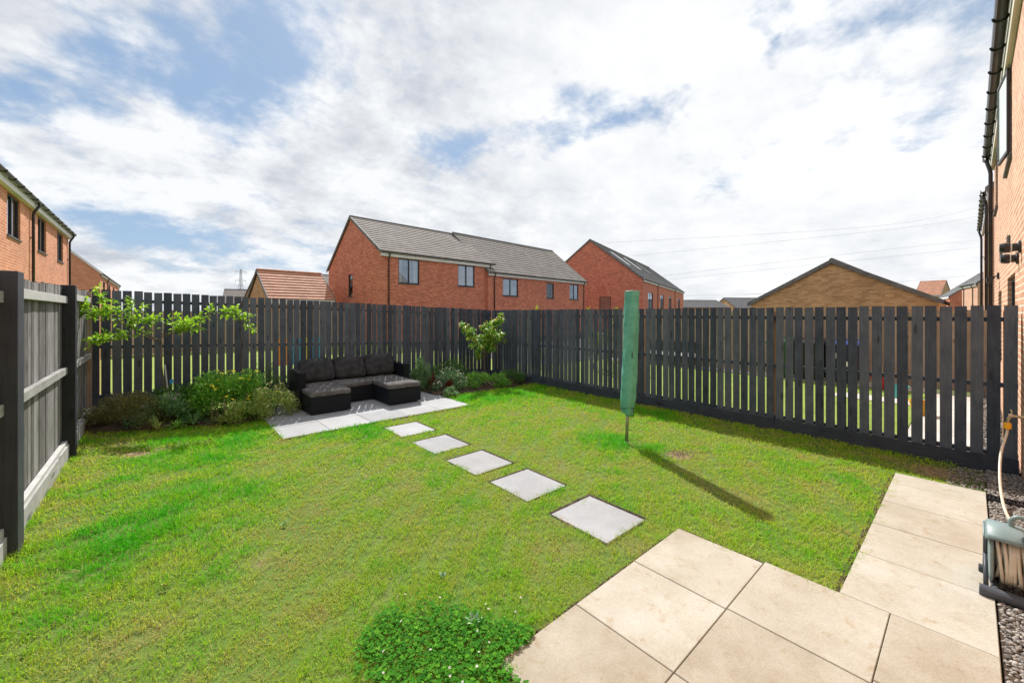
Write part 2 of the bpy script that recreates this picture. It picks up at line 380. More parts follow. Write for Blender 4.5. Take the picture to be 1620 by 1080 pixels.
M['sand'] = mat('sandstone concrete slab', rough=.85, build=slabmat([(.32, .278, .215), (.395, .36, .298), (.455, .43, .375)], (.80, .68, .53), 120))
M['grey'] = mat('grey granite paving', rough=.75, build=slabmat([(.255, .265, .285), (.305, .315, .335), (.35, .36, .378)], (.9, .9, .91), 160))
M['grit'] = mat('dark joint grit', rough=.95, build=noisy([(.06, .045, .03), (.15, .12, .085)], 30, bs=.8))
def slabs(name, rects, z0, z1, material, gap=.0022):
    m = MB()
    for (a, b, c, d) in rects:
        dz = random.uniform(-.0015, .0015); m.box(a+gap, b-gap, c+gap, d-gap, z0, z1+dz, tint=random.random(), bev=.003)
    return tag(m.build(name, material), kind='structure')
xs = [1.24, 1.84, 2.46, 3.10]; rects = []
for i in range(3):
    if i == 0: continue
    rects.append((xs[i], xs[i+1], .93, 1.53))
rects += [(1.24, 1.84, .93, 1.53)]
rects += [(1.24, 1.84, .30, .93), (1.84, 2.47, .30, .93), (2.47, 3.13, .30, .93)]
rects += [(.62, 1.24, -.1, .5), (1.24, 1.86, -.1, .3), (1.86, 2.50, -.1, .3), (2.50, 3.13, -.1, .3), (-.8, -.1, -.1, .5), (-.1, .62, -.1, .5)]
px_ = [3.13, 3.77, 4.38, 4.97, 5.57, 5.93]
rects += [(px_[i], px_[i+1], -.10, .53) for i in range(5)]
slabs('patio', rects, -.05, .012, M['sand'])
g = MB(); g.box(1.25, 3.12, .32, 1.52, -.05, .004); g.box(-.8, 5.92, -.095, .31, -.05, .003); g.box(3.12, 5.92, .31, .52, -.05, .003)
tag(g.build('patio_joints', M['grit']), kind='structure')
rects = [(1.26+.62*i, 1.26+.62*(i+1), y0, y1) for i in range(5) for (y0, y1) in ((6.16, 6.79), (6.79, 7.41), (7.41, 8.03), (8.03, 8.56))]
slabs('seating_patio', rects, -.05, .012, M['grey'])
g = MB(); g.box(1.27, 4.35, 6.17, 8.55, -.05, .004); tag(g.build('patio_joints', M['grit']), kind='structure')
stone_y = [(1.785, 2.36), (2.66, 3.22), (3.46, 4.03), (4.31, 4.89), (5.19, 5.78)]
slab_lab = ['speckled grey stepping slab nearest the sand coloured patio, largest in view', 'second grey stepping slab from the sand patio, clear of the path edge',
            'middle one of the five grey stepping slabs across the lawn', 'fourth grey stepping slab, one away from the seating patio', 'grey stepping slab closest to the black sofa patio']
for k, (a, b) in enumerate(stone_y):
    x0 = 2.52+random.uniform(-.01, .01)
    m = MB(); m.box(-.26, .26, -(b-a)/2, (b-a)/2, -.04, .003, tint=random.random(), bev=.003)
    o = m.build('stepping_stone', M['grey']); o.location = (x0+.26, (a+b)/2, 0); o.rotation_euler = (0, 0, R(random.uniform(-.8, .8)))
    tag(o, slab_lab[k], 'stepping stone', 'square grey stepping stones crossing the lawn')
g = MB()
for (a, b) in stone_y: g.box(2.54, 3.080, a+.02, b+.036, -.05, -.0035, tint=.5)
g.box(1.215, 3.14, .50, 1.552, -.05, -.0030); g.box(3.14, 5.95, .50, .562, -.05, -.0032); g.box(1.225, 4.42, 6.12, 7.2, -.05, -.0034)
tag(g.build('soil_edging', M['soil']), kind='structure')
# neighbour paving
g = MB(); 
for i in range(9): g.box(7.05+.6*i, 7.64+.6*i, -.02, .60, -.05, .02, bev=.003, tint=random.random())
for i in range(14): g.box(12.47, 13.0, .62+.6*i, 1.21+.6*i, -.05, .015, bev=.003, tint=random.random())
g.box(10.5, 11.1, .62, 1.9, -.05, .012)
tag(g.build('neighbour_path', mat('pale paving', rough=.85, build=slabmat([(.5, .46, .42), (.57, .53, .5), (.62, .59, .56)], (.85, .8, .75), 90))), kind='structure')

# ------------------------------------------------------------------ gravel strip
def pebbles(name, x0, x1, y0, y1, n, s0, s1, z, cols, seed=3):
    r = np.random.default_rng(seed)
    base = []; 
    t = (1+5**.5)/2
    base = np.array([(-1, t, 0), (1, t, 0), (-1, -t, 0), (1, -t, 0), (0, -1, t), (0, 1, t), (0, -1, -t), (0, 1, -t), (t, 0, -1), (t, 0, 1), (-t, 0, -1), (-t, 0, 1)], float)
    base /= np.linalg.norm(base[0])
    tri = np.array([(0, 11, 5), (0, 5, 1), (0, 1, 7), (0, 7, 10), (0, 10, 11), (1, 5, 9), (5, 11, 4), (11, 10, 2), (10, 7, 6), (7, 1, 8), (3, 9, 4), (3, 4, 2), (3, 2, 6), (3, 6, 8), (3, 8, 9), (4, 9, 5), (2, 4, 11), (6, 2, 10), (8, 6, 7), (9, 8, 1)])
    s = r.uniform(s0, s1, n); sc = np.stack([s*r.uniform(.8, 1.4, n), s*r.uniform(.7, 1.1, n), s*r.uniform(.45, .8, n)], 1)
    a = r.uniform(0, 6.28, n); jit = r.uniform(.8, 1.2, (n, 12, 1))
    V = base[None]*jit*sc[:, None, :]; x = V[..., 0]*np.cos(a)[:, None]-V[..., 1]*np.sin(a)[:, None]; y = V[..., 0]*np.sin(a)[:, None]+V[..., 1]*np.cos(a)[:, None]
    px = r.uniform(x0, x1, n); py = r.uniform(y0, y1, n); pz = z+r.uniform(0, s1*.9, n)
    V = np.stack([x+px[:, None], y+py[:, None], V[..., 2]+pz[:, None]], 2).reshape(-1, 3)
    F = (tri[None]+(np.arange(n)*12)[:, None, None]).reshape(-1, 3)
    m = mat(name+' stone', rough=.8, build=lambda t, b: t.ln(t.ramp(attr(t), ev(cols)), b.inputs['Base Color']))
    return tag(mesh_obj(name, V, F, m, tint=np.repeat(r.random(n), 12)), kind='stuff')
g = MB(); g.box(-1, 14.3, -.40, -.105, -.05, -.002); tag(g.build('gravel_bed', M['soil']), kind='structure')
pc = [(.05, .045, .04), (.16, .14, .12), (.30, .27, .24), (.12, .11, .11), (.42, .40, .37), (.24, .20, .16)]
pebbles('gravel', .6, 6.80, -.37, -.115, 9000, .006, .014, -.004, pc)
pebbles('gravel', 7.0, 13, -.37, -.03, 3000, .008, .018, -.004, pc, 5)
pebbles('gravel', 5.96, 6.75, -.36, .16, 700, .005, .013, -.006, pc, 9)

# ------------------------------------------------------------------ fences
def slat_fence(root, length, npost, ztop0, ztop1, zb0, zb1, h_board, pitch=.12, w=.095, rails=(.15, .86), post_mat='orange_post', raw=False):
    """local frame: x runs along the fence, slats' seen faces at y<0 side; z top varies linearly"""
    top = lambda x: ztop0+(ztop1-ztop0)*x/length
    bot = lambda x: zb0+(zb1-zb0)*x/length
    bays = npost-1; bl = length/bays
    for b in range(bays):
        m = MB(); n = int(round(bl/pitch)); p = bl/n
        for i in range(n):
            x = b*bl+(i+.5)*p+random.uniform(-.005, .005); tw = random.uniform(-.006, .006); ww = w*random.uniform(.97, 1.03)
            zt = top(x)+random.uniform(-.006, .006); zb = bot(x)+h_board-.05
            y = random.uniform(-.002, .002)
            V = []
            for z in (zb, zt):
                ln = tw if z == zt else 0
                V += [(x-ww/2+ln, y-.019, z), (x+ww/2+ln, y-.019, z), (x+ww/2+ln, y, z), (x-ww/2+ln, y, z)]
            m.add(V, [(3, 2, 1, 0), (4, 5, 6, 7), (0, 1, 5, 4), (1, 2, 6, 5), (2, 3, 7, 6), (3, 0, 4, 7)], random.random())
        m.build('slat_panel', M['slat'], root)
        for rz in rails+(None,):
            m = MB(); x0, x1 = b*bl+.004, (b+1)*bl-.004
            V = []
            for x in (x0, x1):
                z = (top(x)-rz) if rz is not None else bot(x)+h_board+.02
                V += [(x, .003, z-.024), (x, .045, z-.024), (x, .045, z+.024), (x, .003, z+.024)]
            m.add(V, [(0, 1, 2, 3), (7, 6, 5, 4), (0, 4, 5, 1), (1, 5, 6, 2), (2, 6, 7, 3), (3, 7, 4, 0)], random.random())
            m.build('rail', M['slat_h'], root)
        m = MB(); x0, x1 = b*bl, (b+1)*bl
        V = []
        for x in (x0+.002, x1-.002):
            V += [(x, -.045, bot(x)-.06), (x, -.022, bot(x)-.06), (x, -.022, bot(x)+h_board), (x, -.045, bot(x)+h_board)]
        m.add(V, [(0, 1, 2, 3), (7, 6, 5, 4), (0, 4, 5, 1), (1, 5, 6, 2), (2, 6, 7, 3), (3, 7, 4, 0)], random.random())
        m.build('base_board', M['slat_h'], root)
    for k in range(npost):
        x = min(max(k*bl, .055), length-.055); m = MB(); m.box(x-.05, x+.05, .047, .147, bot(x)-.1, top(x)-.06, tint=random.random()); m.build('post', M[post_mat], root)
# right fence: plane X=6.84 from Y=8.62 down to Y=-.34 ; local x -> -Y world, local y -> +X world
rf = empty('picket_fence', (6.84, 8.62, 0), R(-90), 'long dark painted picket fence running down the right of the lawn to the brick wall', 'fence')
slat_fence(rf, 8.96, 5, 1.80, 1.80, 0, 0, .17)
# back fence: plane Y=8.62 from X=-.78 to 6.82 ; local x -> +X, local y-> +Y
bf = empty('picket_fence', (-.79, 8.62, 0), 0, 'dark painted picket fence across the back of the garden behind the black sofa', 'fence')
slat_fence(bf, 7.58, 5, 2.075, 1.80, .28, .0, .17, w=.100)
# left close-boarded fence
lf = empty('board_fence', (-.80, 2.05, 0), R(90), 'weathered grey board fence on the left with painted dark square posts', 'fence')
# local x -> +Y, local y -> -X ; garden side = -y local
posts = [0.0, 2.17, 4.50, 6.50]
def bt(x): return 1.93+.018*x
for b in range(3):
    x0, x1 = posts[b]+.06, posts[b+1]-.06+(.0 if b < 2 else .09); m = MB(); x = x0; 
    while x < x1-.02:
        w = min(random.uniform(.085, .10), x1-x); zt = bt(x)+random.uniform(-.012, .012)
        m.box(x+.001, x+w-.001, .0+random.uniform(0, .006), .018, .10, zt, tint=random.random()); x += w
    m.build('board_panel', M['raw'], lf)
    for z in (bt(x0)-.10, 1.10, .30):
        m = MB(); m.box(x0-.0, x1, -.042, -.002, z-.045, z+.03, tint=random.random()); m.build('rail', M['raw_h'], lf, bevel=.004)
    m = MB(); m.box(x0-.0, x1, -.055, -.015, -.05, .27+.02*b, tint=.4); m.build('base_board', M['raw_h'], lf, bevel=.003)
for k, x in enumerate(posts[:3]):
    m = MB(); m.box(x-.055-(.05 if k == 1 else 0), x+.055, -.10, .02, -.1, 1.995+.03*(k == 2), tint=random.random())
    p = m.build('post', M['postpaint'], lf, bevel=.004)
m = MB(); m.box(6.44, 6.54, -.045, .055, -.1, 2.03, tint=.3); m.build('post', M['tan_fence'], lf)
# neighbours' tan fences
def plain_fence(name, loc, rz, length, h, label, pmat='tan_fence'):
    r = empty(name, loc, rz, label, 'fence'); bays = max(1, int(length/1.9)); bl = length/bays
    for b in range(bays):
        m = MB(); x = b*bl+.05
        while x < (b+1)*bl-.05:
            m.box(x, x+.097, random.uniform(0, .008), .02, .02, h+random.uniform(-.01, .01), tint=random.random()); x += .102
        m.build('board_panel', M[pmat], r)
    for b in range(bays+1):
        m = MB(); m.box(b*bl-.045, b*bl+.045, -.01, .09, -.05, h+.04, tint=random.random()); m.build('post', M[pmat], r)
    return r
plain_fence('board_fence', (13.05, 9.0, 0), R(-90), 9.4, 1.78, 'tan timber board fence across the neighbouring garden, seen through the right fence')
plain_fence('board_fence', (-8, 22.5, 0), 0, 16.8, 1.8, 'tan timber board fence across the back of the lawn beyond the rear fence')

# ------------------------------------------------------------------ houses
def wall(name, p0, p1, z0, ztop, holes, material, parent, rec=.11, gable=None):
    """vertical wall from p0 to p1 (2D local), outward normal to the right of p0->p1; holes in (u0,u1,z0,z1); ztop flat, gable=(u_apex,z_apex,z_end) adds the pitched top"""
    p0 = Vector(p0); p1 = Vector(p1); L = (p1-p0).length; du = (p1-p0)/L; nin = Vector((-du.y, du.x))
    us = sorted({0, L} | {h[0] for h in holes} | {h[1] for h in holes}); zs = sorted({z0, ztop} | {h[2] for h in holes} | {h[3] for h in holes})
    m = MB(); P = lambda u, z, d=0: (p0.x+du.x*u+nin.x*d, p0.y+du.y*u+nin.y*d, z)
    for i in range(len(us)-1):
        for j in range(len(zs)-1):
            uc, zc = (us[i]+us[i+1])/2, (zs[j]+zs[j+1])/2
            if any(h[0] < uc < h[1] and h[2] < zc < h[3] for h in holes): continue
            m.add([P(us[i], zs[j]), P(us[i+1], zs[j]), P(us[i+1], zs[j+1]), P(us[i], zs[j+1])], [(0, 1, 2, 3)])
    for h in holes:
        a, b, c, d = h[:4]
        for (u0, z0_, u1, z1_) in ((a, c, a, d), (a, d, b, d), (b, d, b, c), (b, c, a, c)):
            m.add([P(u0, z0_), P(u1, z1_), P(u1, z1_, rec), P(u0, z0_, rec)], [(0, 1, 2, 3)])
    if gable:
        ua, za, ze = gable; m.add([P(0, ztop), P(L, ztop), P(L, max(ze, ztop+.001)), P(ua, za)], [(0, 1, 2, 3)])
    o = m.build(name, material, parent)
    return o, P, du, nin
def add_window(parent, P, h, style='double', rec=.07, fr=.055, curt='curtain'):
    a, b, c, d = h[:4]; root = parent
    def fbox(m, u0, u1, z0, z1, d0, d1, tint=.5):
        V = [P(u0, z0, d0), P(u1, z0, d0), P(u1, z1, d0), P(u0, z1, d0), P(u0, z0, d1), P(u1, z0, d1), P(u1, z1, d1), P(u0, z1, d1)]
        m.add(V, [(0, 1, 2, 3), (7, 6, 5, 4), (0, 4, 5, 1), (1, 5, 6, 2), (2, 6, 7, 3), (3, 7, 4, 0)], tint)
    m = MB(); D0, D1 = rec-.03, rec+.035
    fbox(m, a, a+fr, c, d, D0, D1); fbox(m, b-fr, b, c, d, D0, D1); fbox(m, a+fr, b-fr, c, c+fr, D0, D1); fbox(m, a+fr, b-fr, d-fr, d, D0, D1)
    divs = {'double': [(a+b)/2], 'single': [], 'third': [a+(b-a)*.4]}[style]
    for x in divs: fbox(m, x-fr*.6, x+fr*.6, c+fr, d-fr, D0, D1)
    w = m.build('window', M['dframe'], root)
    m = MB(); m.add([P(a+fr, c+fr, rec), P(b-fr, c+fr, rec), P(b-fr, d-fr, rec), P(a+fr, d-fr, rec)], [(0, 1, 2, 3)]); m.build('pane', M['glass'], w)
    m = MB(); m.add([P(a-.1, c-.1, .42), P(b+.1, c-.1, .42), P(b+.1, d+.1, .42), P(a-.1, d+.1, .42)], [(0, 1, 2, 3)])
    for (u0, z0_, u1, z1_) in ((a, c, a, d), (a, d, b, d), (b, d, b, c), (b, c, a, c)):
        m.add([P(u0, z0_, .112), P(u1, z1_, .112), P(u1, z1_, .42), P(u0, z0_, .42)], [(0, 1, 2, 3)])
    m.build('interior', M['room'], w)
    if curt:
        wd = (b-a)*((.19 if curt == 'curtain' else .42) if style != 'single' else .0)
        for (u0, u1) in ((a+fr*.5, a+fr+wd), (b-fr-wd, b-fr*.5)):
            if u1-u0 < .08: continue
            n = 12; m = MB()
            for k in range(n):
                ua, ub = u0+(u1-u0)*k/n, u0+(u1-u0)*(k+1)/n
                m.add([P(ua, c+.02, .17+.02*(k % 2)), P(ub, c+.02, .17+.02*((k+1) % 2)), P(ub, d-.02, .17+.02*((k+1) % 2)), P(ua, d-.02, .17+.02*(k % 2))], [(0, 1, 2, 3)])
            m.build('curtain', M[curt], w)
    m = MB(); fbox(m, a-.03, b+.03, c-.045, c, -.035, .06); m.build('sill', M['sillm'], w)
    return w
M['sillm'] = mat('grey window sill', (.10, .10, .11), .6, noisy([(.07, .07, .075), (.13, .13, .135)], 4, bs=.05))
def roof_plane(m, x0, x1, ya, za, yb, zb, course=.29, th=.045):
    """tiled slope from eave (ya,za) up to ridge (yb,zb)"""
    L = math.hypot(yb-ya, zb-za); n = max(3, int(L/course)); dy, dz = (yb-ya)/L, (zb-za)/L
    ny, nz = -dz*(1 if yb > ya else -1), abs(dy)
    ny = -dz if yb > ya else dz
    for i in range(n):
        s0, s1 = L*i/n, L*(i+1)/n+.03
        a = (ya+dy*s0+ny*th, za+dz*s0+nz*th); b = (ya+dy*s1+ny*.004, za+dz*s1+nz*.004); c = (ya+dy*s0, za+dz*s0)
        off = (i % 2)*.0
        V = [(x0, a[0], a[1]), (x1, a[0], a[1]), (x1, b[0], b[1]), (x0, b[0], b[1]), (x0, c[0], c[1]), (x1, c[0], c[1])]
        m.add(V, [(0, 1, 2, 3), (4, 5, 1, 0), (4, 0, 3), (1, 5, 2)] if yb > ya else [(3, 2, 1, 0), (0, 1, 5, 4), (3, 0, 4), (2, 5, 1)], tint=i+.5)
def house(name, label, cat, origin, rot, L, Wd, ze, zr, wa=None, zb=None, wm='red', tm='tile', front=(), left=(), right=(), pipes=(), group=None, fascia='white', over=.12, course=.29, gutter=True, vcap='vergecap', skylights=()):
    wa = Wd/2 if wa is None else wa; zb = ze if zb is None else zb
    r = empty(name, origin, rot, label, cat, group)
    _, P, _, _ = wall('wall', (0, 0), (L, 0), -.1, ze, [f[:4] for f in front], M[wm], r)
    for f in front: add_window(r, P, f, f[4] if len(f) > 4 else 'double', curt=f[5] if len(f) > 5 else 'curtain')
    # left gable : from (0,Wd) to (0,0)
    _, P, _, _ = wall('wall', (0, Wd), (0, 0), -.1, min(ze, zb), [f[:4] for f in left], M[wm], r)
    for f in left: add_window(r, P, f, f[4] if len(f) > 4 else 'single', curt=None)
    _, P2, _, _ = wall('wall', (L, 0), (L, Wd), -.1, min(ze, zb), [f[:4] for f in right], M[wm], r)
    for f in right: add_window(r, P2, f, f[4] if len(f) > 4 else 'single', curt=None)
    wall('wall', (L, Wd), (0, Wd), -.1, zb, [], M[wm], r)
    m = MB(); mz = min(ze, zb)
    for x in (0, L):
        pts = [(x, 0, mz), (x, 0, ze), (x, wa, zr-.03), (x, Wd, zb), (x, Wd, mz)]
        pts = [p for i, p in enumerate(pts) if i == 0 or (Vector(p)-Vector(pts[i-1])).length > .001]
        if (Vector(pts[-1])-Vector(pts[0])).length < .001: pts.pop()
        m = MB(); m.add(pts, [tuple(range(len(pts)))[::-1] if x == L else tuple(range(len(pts)))])
        m.build('gable', M[wm], r)
    ov = over; sl1 = (zr-ze)/wa; sl2 = (zr-zb)/(Wd-wa)
    m = MB(); roof_plane(m, -.05, L+.05, -ov, ze-ov*sl1+.10, wa, zr+.10, course); roof_plane(m, -.05, L+.05, Wd+ov, zb-ov*sl2+.10, wa, zr+.10, course)
    rf_ = m.build('roof', M[tm], r)
    m = MB(); m.tube([(-.06, wa, zr+.115), (L+.06, wa, zr+.115)], .085, 8); m.build('ridge_tile', M['vergecap'] if tm != 'otile' else M['otile'], rf_)
    m = MB()
    for x0, x1 in ((-.10, -.052), (L+.052, L+.10)):
        for (ya, za, yb, zb_) in ((-ov, ze-ov*sl1, wa, zr), (wa, zr, Wd+ov, zb-ov*sl2)):
            V = [(x, y, z+dz) for x in (x0, x1) for (y, z) in ((ya, za), (yb, zb_)) for dz in (-.02, .15)]
            m = MB(); m.add(V, [(0, 1, 3, 2), (6, 7, 5, 4), (1, 5, 7, 3), (0, 2, 6, 4), (0, 4, 5, 1), (2, 3, 7, 6)])
            m.build('verge', M[vcap], rf_)
    if fascia:
        m = MB(); m.box(-.04, L+.04, -ov+.005, -ov+.03, ze-.26, ze-ov*sl1+.09); m.box(-.04, L+.04, -ov+.031, -.003, ze-.258, ze-.24)
        m.build('fascia', M[fascia], r)
    if gutter:
        gy, gzz = -ov-.06, ze-ov*sl1+.05; m = MB(); V = []; n = 7
        for x in (-.08, L+.08):
            for rr in (.058, .052):
                for k in range(n+1):
                    a = math.pi*k/n; V.append((x, gy-.0-rr*math.cos(a), gzz-rr*math.sin(a)))
        F = []; q = n+1
        for k in range(n):
            F.append((k, k+1, 2*q+k+1, 2*q+k)); F.append((q+k, 3*q+k, 3*q+k+1, q+k+1)); F.append((k, q+k, q+k+1, k+1)); F.append((2*q+k, 2*q+k+1, 3*q+k+1, 3*q+k))
        m.add(V, F)
        gt = m.build('gutter', M['blackpvc'], r, smooth=False)
        k = .0 if L > 40 else .4; x = k
        while x < L:
            mm = MB(); mm.tube([(x, gy-.064*math.cos(math.pi*j/8), gzz-.064*math.sin(math.pi*j/8)+.0) for j in range(9)], .011, 5); x += .8 if L < 15 else .8*(L > 17.4 and L < 18)+2.4*(not (L > 17.4 and L < 18))
            mm.build('gutter_bracket', M['blackpvc'], gt)
        for u in pipes:
            m = MB(); m.tube([(u, gy, gzz-.05), (u, gy, gzz-.12), (u, -.07, gzz-.34), (u, -.06, gzz-.42), (u, -.06, 0)], .034, 8)
            dp = m.build('downpipe', M['blackpvc'], r, smooth=True)
            mm = MB(); z = 1.0
            while z < ze-.6: mm.box(u-.055, u+.055, -.097, -.002, z-.015, z+.015); z += 1.5
            mm.build('clip', M['blackpvc'], dp)
    for (u, s, wdt, hh, mt) in skylights:
        yy = wa*s; zz_ = ze+sl1*yy+.16; m = MB(); k = 1/math.hypot(1, sl1); dy, dz = k*hh, k*sl1*hh
        V = [(u, yy, zz_), (u+wdt, yy, zz_), (u+wdt, yy+dy, zz_+dz), (u, yy+dy, zz_+dz)]; V += [(a, b+.05, c-.12) for a, b, c in V]
        m.add(V, [(0, 1, 2, 3), (4, 5, 1, 0), (1, 5, 6, 2), (3, 2, 6, 7), (0, 3, 7, 4)]); m.build('skylight', M[mt], rf_)
    return r
def rotOf(hd):   # heading (deg right of camera axis) -> z rotation of local x
    w = YAW+R(hd); return math.pi/2-w
# A : left of the brick pair
house('brick_house', 'red brick semi with white fascia, striped pink blind and its gable end towards the camera', 'house', at(602, 21.2), rotOf(44.3), 8.1, 6.9, 5.0, 7.3, 3.6, 4.45,
      front=[(1.05, 2.38, 3.35, 4.72), (5.15, 6.5, 3.4, 4.72, 'double', 'pinkcurtain')], left=[(2.95, 3.55, 2.7, 4.0)], pipes=(.45, 7.75), group='two storey red brick houses beyond the back fence')
house('brick_house', 'lower red brick house joined to the right of the semi, with three dark windows', 'house', at(772, 26.4), rotOf(43.0), 11.6, 7.2, 4.45, 7.35, 3.6, 4.45,
      front=[(1.4, 2.95, 2.9, 4.1, 'double', None), (6.2, 7.15, 2.85, 4.05, 'single', None), (9.3, 10.6, 2.85, 4.1, 'double', None)], pipes=(.55, 11.35), group='two storey red brick houses beyond the back fence')
# C : big right-hand block with skylights
wc = 10.9
house('brick_house', 'large red brick block with steep slate roof and skylights, plain gable end to the left', 'house', at(1017, 39.7), rotOf(30.2), 30, wc, 5.1, 9.35, tm='tile2',
      front=[(2.5, 5.0, 2.0, 3.9), (9.5, 11.7, 2.0, 3.9), (15.5, 17.6, 2.0, 3.9), (23.5, 25.8, 2.0, 3.9)], left=[(wc-4.4, wc-3.2, 1.9, 3.4)], pipes=(7.6, 20.5),
      skylights=((3.2, .40, 1.0, 2.6, 'white'), (8.6, .40, 1.0, 2.6, 'white'), (14.5, .42, 1.2, 2.4, 'blackpvc')), group='two storey red brick houses beyond the back fence')
# G, H : garage and house left of A
house('garage', 'small garage with terracotta tiled roof and tan gable, left of the red brick semi', 'garage', at(425, 20.5), rotOf(44), 3.25, 3.9, 2.45, 3.95, wm='tan', tm='otile', gutter=False, course=.24)
house('tan_house', 'tan brick house with brown grey roof rising just behind the terracotta roofed garage', 'house', at(430, 45), rotOf(40), 14, 9, 3.6, 6.75, wm='tan', tm='tile', gutter=False)
house('far_house', 'far low grey roofed house, only its ridge showing left of the terracotta garage', 'house', at(352, 60), rotOf(60), 8, 6, 3.2, 5.3, wm='tan', tm='tile', gutter=False)
# E, F : left
house('brick_house', 'orange brick house at the far left with white fascia and three sunlit upper windows', 'house', (-2.95, 12.2, 0), R(90), 13.3, 7, 5.14, 7.7, wm='ored',
      front=[(4.1, 5.4, 3.74, 4.86, 'double'), (7.55, 8.8, 3.74, 4.86, 'double'), (10.8, 12.0, 3.74, 4.86, 'double')], pipes=(6.55, 13.1))
house('brick_house', 'orange brick house with white verge boards, partly hidden behind the far left house', 'house', (-3.8, 48.6, 0), R(90), 20, 8, 5.1, 8.9, wm='ored', vcap='white',
      front=[(2, 4, 3.1, 4.5), (7, 9, 3.1, 4.5), (12, 14, 3.1, 4.5)], pipes=(5.5, 19.5))
# D : tan garage gable beyond the right fence
house('garage', 'tan brick garage gable with slate coloured verge rising over the right fence', 'garage', (20.2, .72, 0), 0, 6.5, 5.85, 2.1, 3.72, wm='tan', tm='tile2', gutter=False, fascia=None)
# far roofs
house('far_house', 'low grey roof just to the right of the large brick block', 'house', at(1150, 84), rotOf(120), 1.2, 9, 2.6, 4.4, wm='tan', tm='tile2', gutter=False, fascia=None)
house('far_house', 'grey ridge roof between the slate skylight block and the tan garage gable', 'house', at(1078, 70), rotOf(84), 9, 8, 2.6, 3.95, wm='tan', tm='tile2', gutter=False, fascia=None)
house('far_house', 'grey hipped looking roof touching the left slope of the tan garage gable', 'house', at(1166, 76), rotOf(84), 12, 8, 2.6, 4.6, wm='tan', tm='tile2', gutter=False, fascia=None)
house('far_house', 'far terracotta roofed house peeping over the right slope of the tan garage', 'house', at(1447, 110), rotOf(150), 5, 9, 6.5, 10.4, wm='tan', tm='otile', gutter=False, fascia='white')
house('brick_house', 'small red brick house with grey roof between tan garage and black downpipes', 'house', at(1484, 60), rotOf(220), 9, 8, 3.9, 7.2, wm='red', tm='tile2', gutter=False)
house('brick_house', 'pale lit brick house right beside the black downpipes at the fence end', 'house', at(1522, 42), rotOf(219), 6, 8, 4.5, 7.6, wm='ours', tm='tile2', pipes=(1.0, 4.5))
# house next door to ours
house('brick_house', 'neighbouring brick house beyond ours, seen edge on with black gutter and pipes', 'house', (25.6, -.36, 0), R(180), 8.2, 8, 5.15, 8, wm='ours', over=.06, pipes=(.3, 7.95), front=[(3, 4.2, 3.7, 4.9)])
# ours
ours = house('brick_house', 'light orange brick house filling the right edge with black gutter and open window', 'house', (14.35, -.36, 0), R(180), 17.5, 8.6, 5.25, 8.2, wm='ours', fascia='cream', over=.06,
      front=[(4.75, 5.95, 3.8, 4.98), (.75, 1.9, 3.85, 4.98), (5.0, 6.5, .12, 2.22), (2.1, 3.3, .95, 2.12)], pipes=(.35,))

# casement standing ajar (part of our house)
def plate(m, a, b, z0, z1, th):
    a = Vector(a); b = Vector(b); n = Vector((-(b-a).y, (b-a).x)).normalized()*th
    V = [(p.x, p.y, z) for z in (z0, z1) for p in (a, b, b+n, a+n)]
    m.add(V, [(3, 2, 1, 0), (4, 5, 6, 7), (0, 1, 5, 4), (1, 2, 6, 5), (2, 3, 7, 6), (3, 0, 4, 7)])
def wl(x, y): return (14.35-x, -.36-y)           # world XY -> our house local
m = MB(); A, B = Vector(wl(8.42, -.348)), Vector(wl(9.12, -.285)); dd = (B-A)
plate(m, A, A+dd*.06, 3.84, 4.95, .03); plate(m, A+dd*.94, B, 3.84, 4.95, .03); plate(m, A+dd*.06, A+dd*.94, 3.84, 3.88, .03); plate(m, A+dd*.06, A+dd*.94, 4.91, 4.95, .03)
sash = m.build('open_casement', M['dframe'], ours)
m = MB(); plate(m, A+dd*.06, A+dd*.94, 3.88, 4.91, .02); m.build('pane', M['oglass'], sash)
for (x, z) in ((8.75, 2.68), (10.75, 2.70)):
    m = MB(); lx, ly = wl(x, -.36)
    m.box(lx-.055, lx+.055, -.028, -.001, z-.11, z+.10)
    for k in range(5): m.box(lx-.048, lx+.048, -.036, -.0285, z-.09+.036*k, z-.078+.036*k)
    m.build('wall_vent', M['vergecap'], ours, bevel=.004)
def flue(x, z, ln, label):
    r = empty('flue_terminal', (x, -.36, z), 0, label, 'flue', 'black flue cowls on our brick wall')
    m = MB(); m.lathe((0, 0, 0), [(.068, .0), (.068, .018), (.044, .024), (.044, ln*.55)], 18, 'y'); m.build('collar', M['blackpvc'], r, smooth=False)
    m = MB(); m.lathe((0, 0, 0), [(.054, ln*.5), (.056, ln*.75), (.046, ln)], 18, 'y'); m.build('cowl', M['blackpvc'], r)
    m = MB(); m.lathe((0, 0, 0), [(.0475, ln*.42), (.0475, ln*.49)], 18, 'y'); m.build('band', M['white'], r)
flue(6.95, 2.43, .15, 'larger black flue cowl with pale band on the brick wall, nearer the camera')
flue(7.30, 2.34, .13, 'smaller black flue cowl just below and left of the banded one')
sl_ = empty('security_light', (11.9, -.36, 2.42), 0, 'small dark security light on a bracket high on the brick wall beside the downpipe', 'light')
m = MB(); m.box(-.06, .06, 0, .03, -.06, .06, bev=.008); m.tube([(0, .02, 0), (0, .09, -.02), (0, .13, -.06)], .012, 6); m.build('bracket', M['blackpvc'], sl_)
m = MB(); m.box(-.09, .09, .09, .16, -.12, -.02, bev=.01); m.build('lamp_head', M['blackpvc'], sl_)

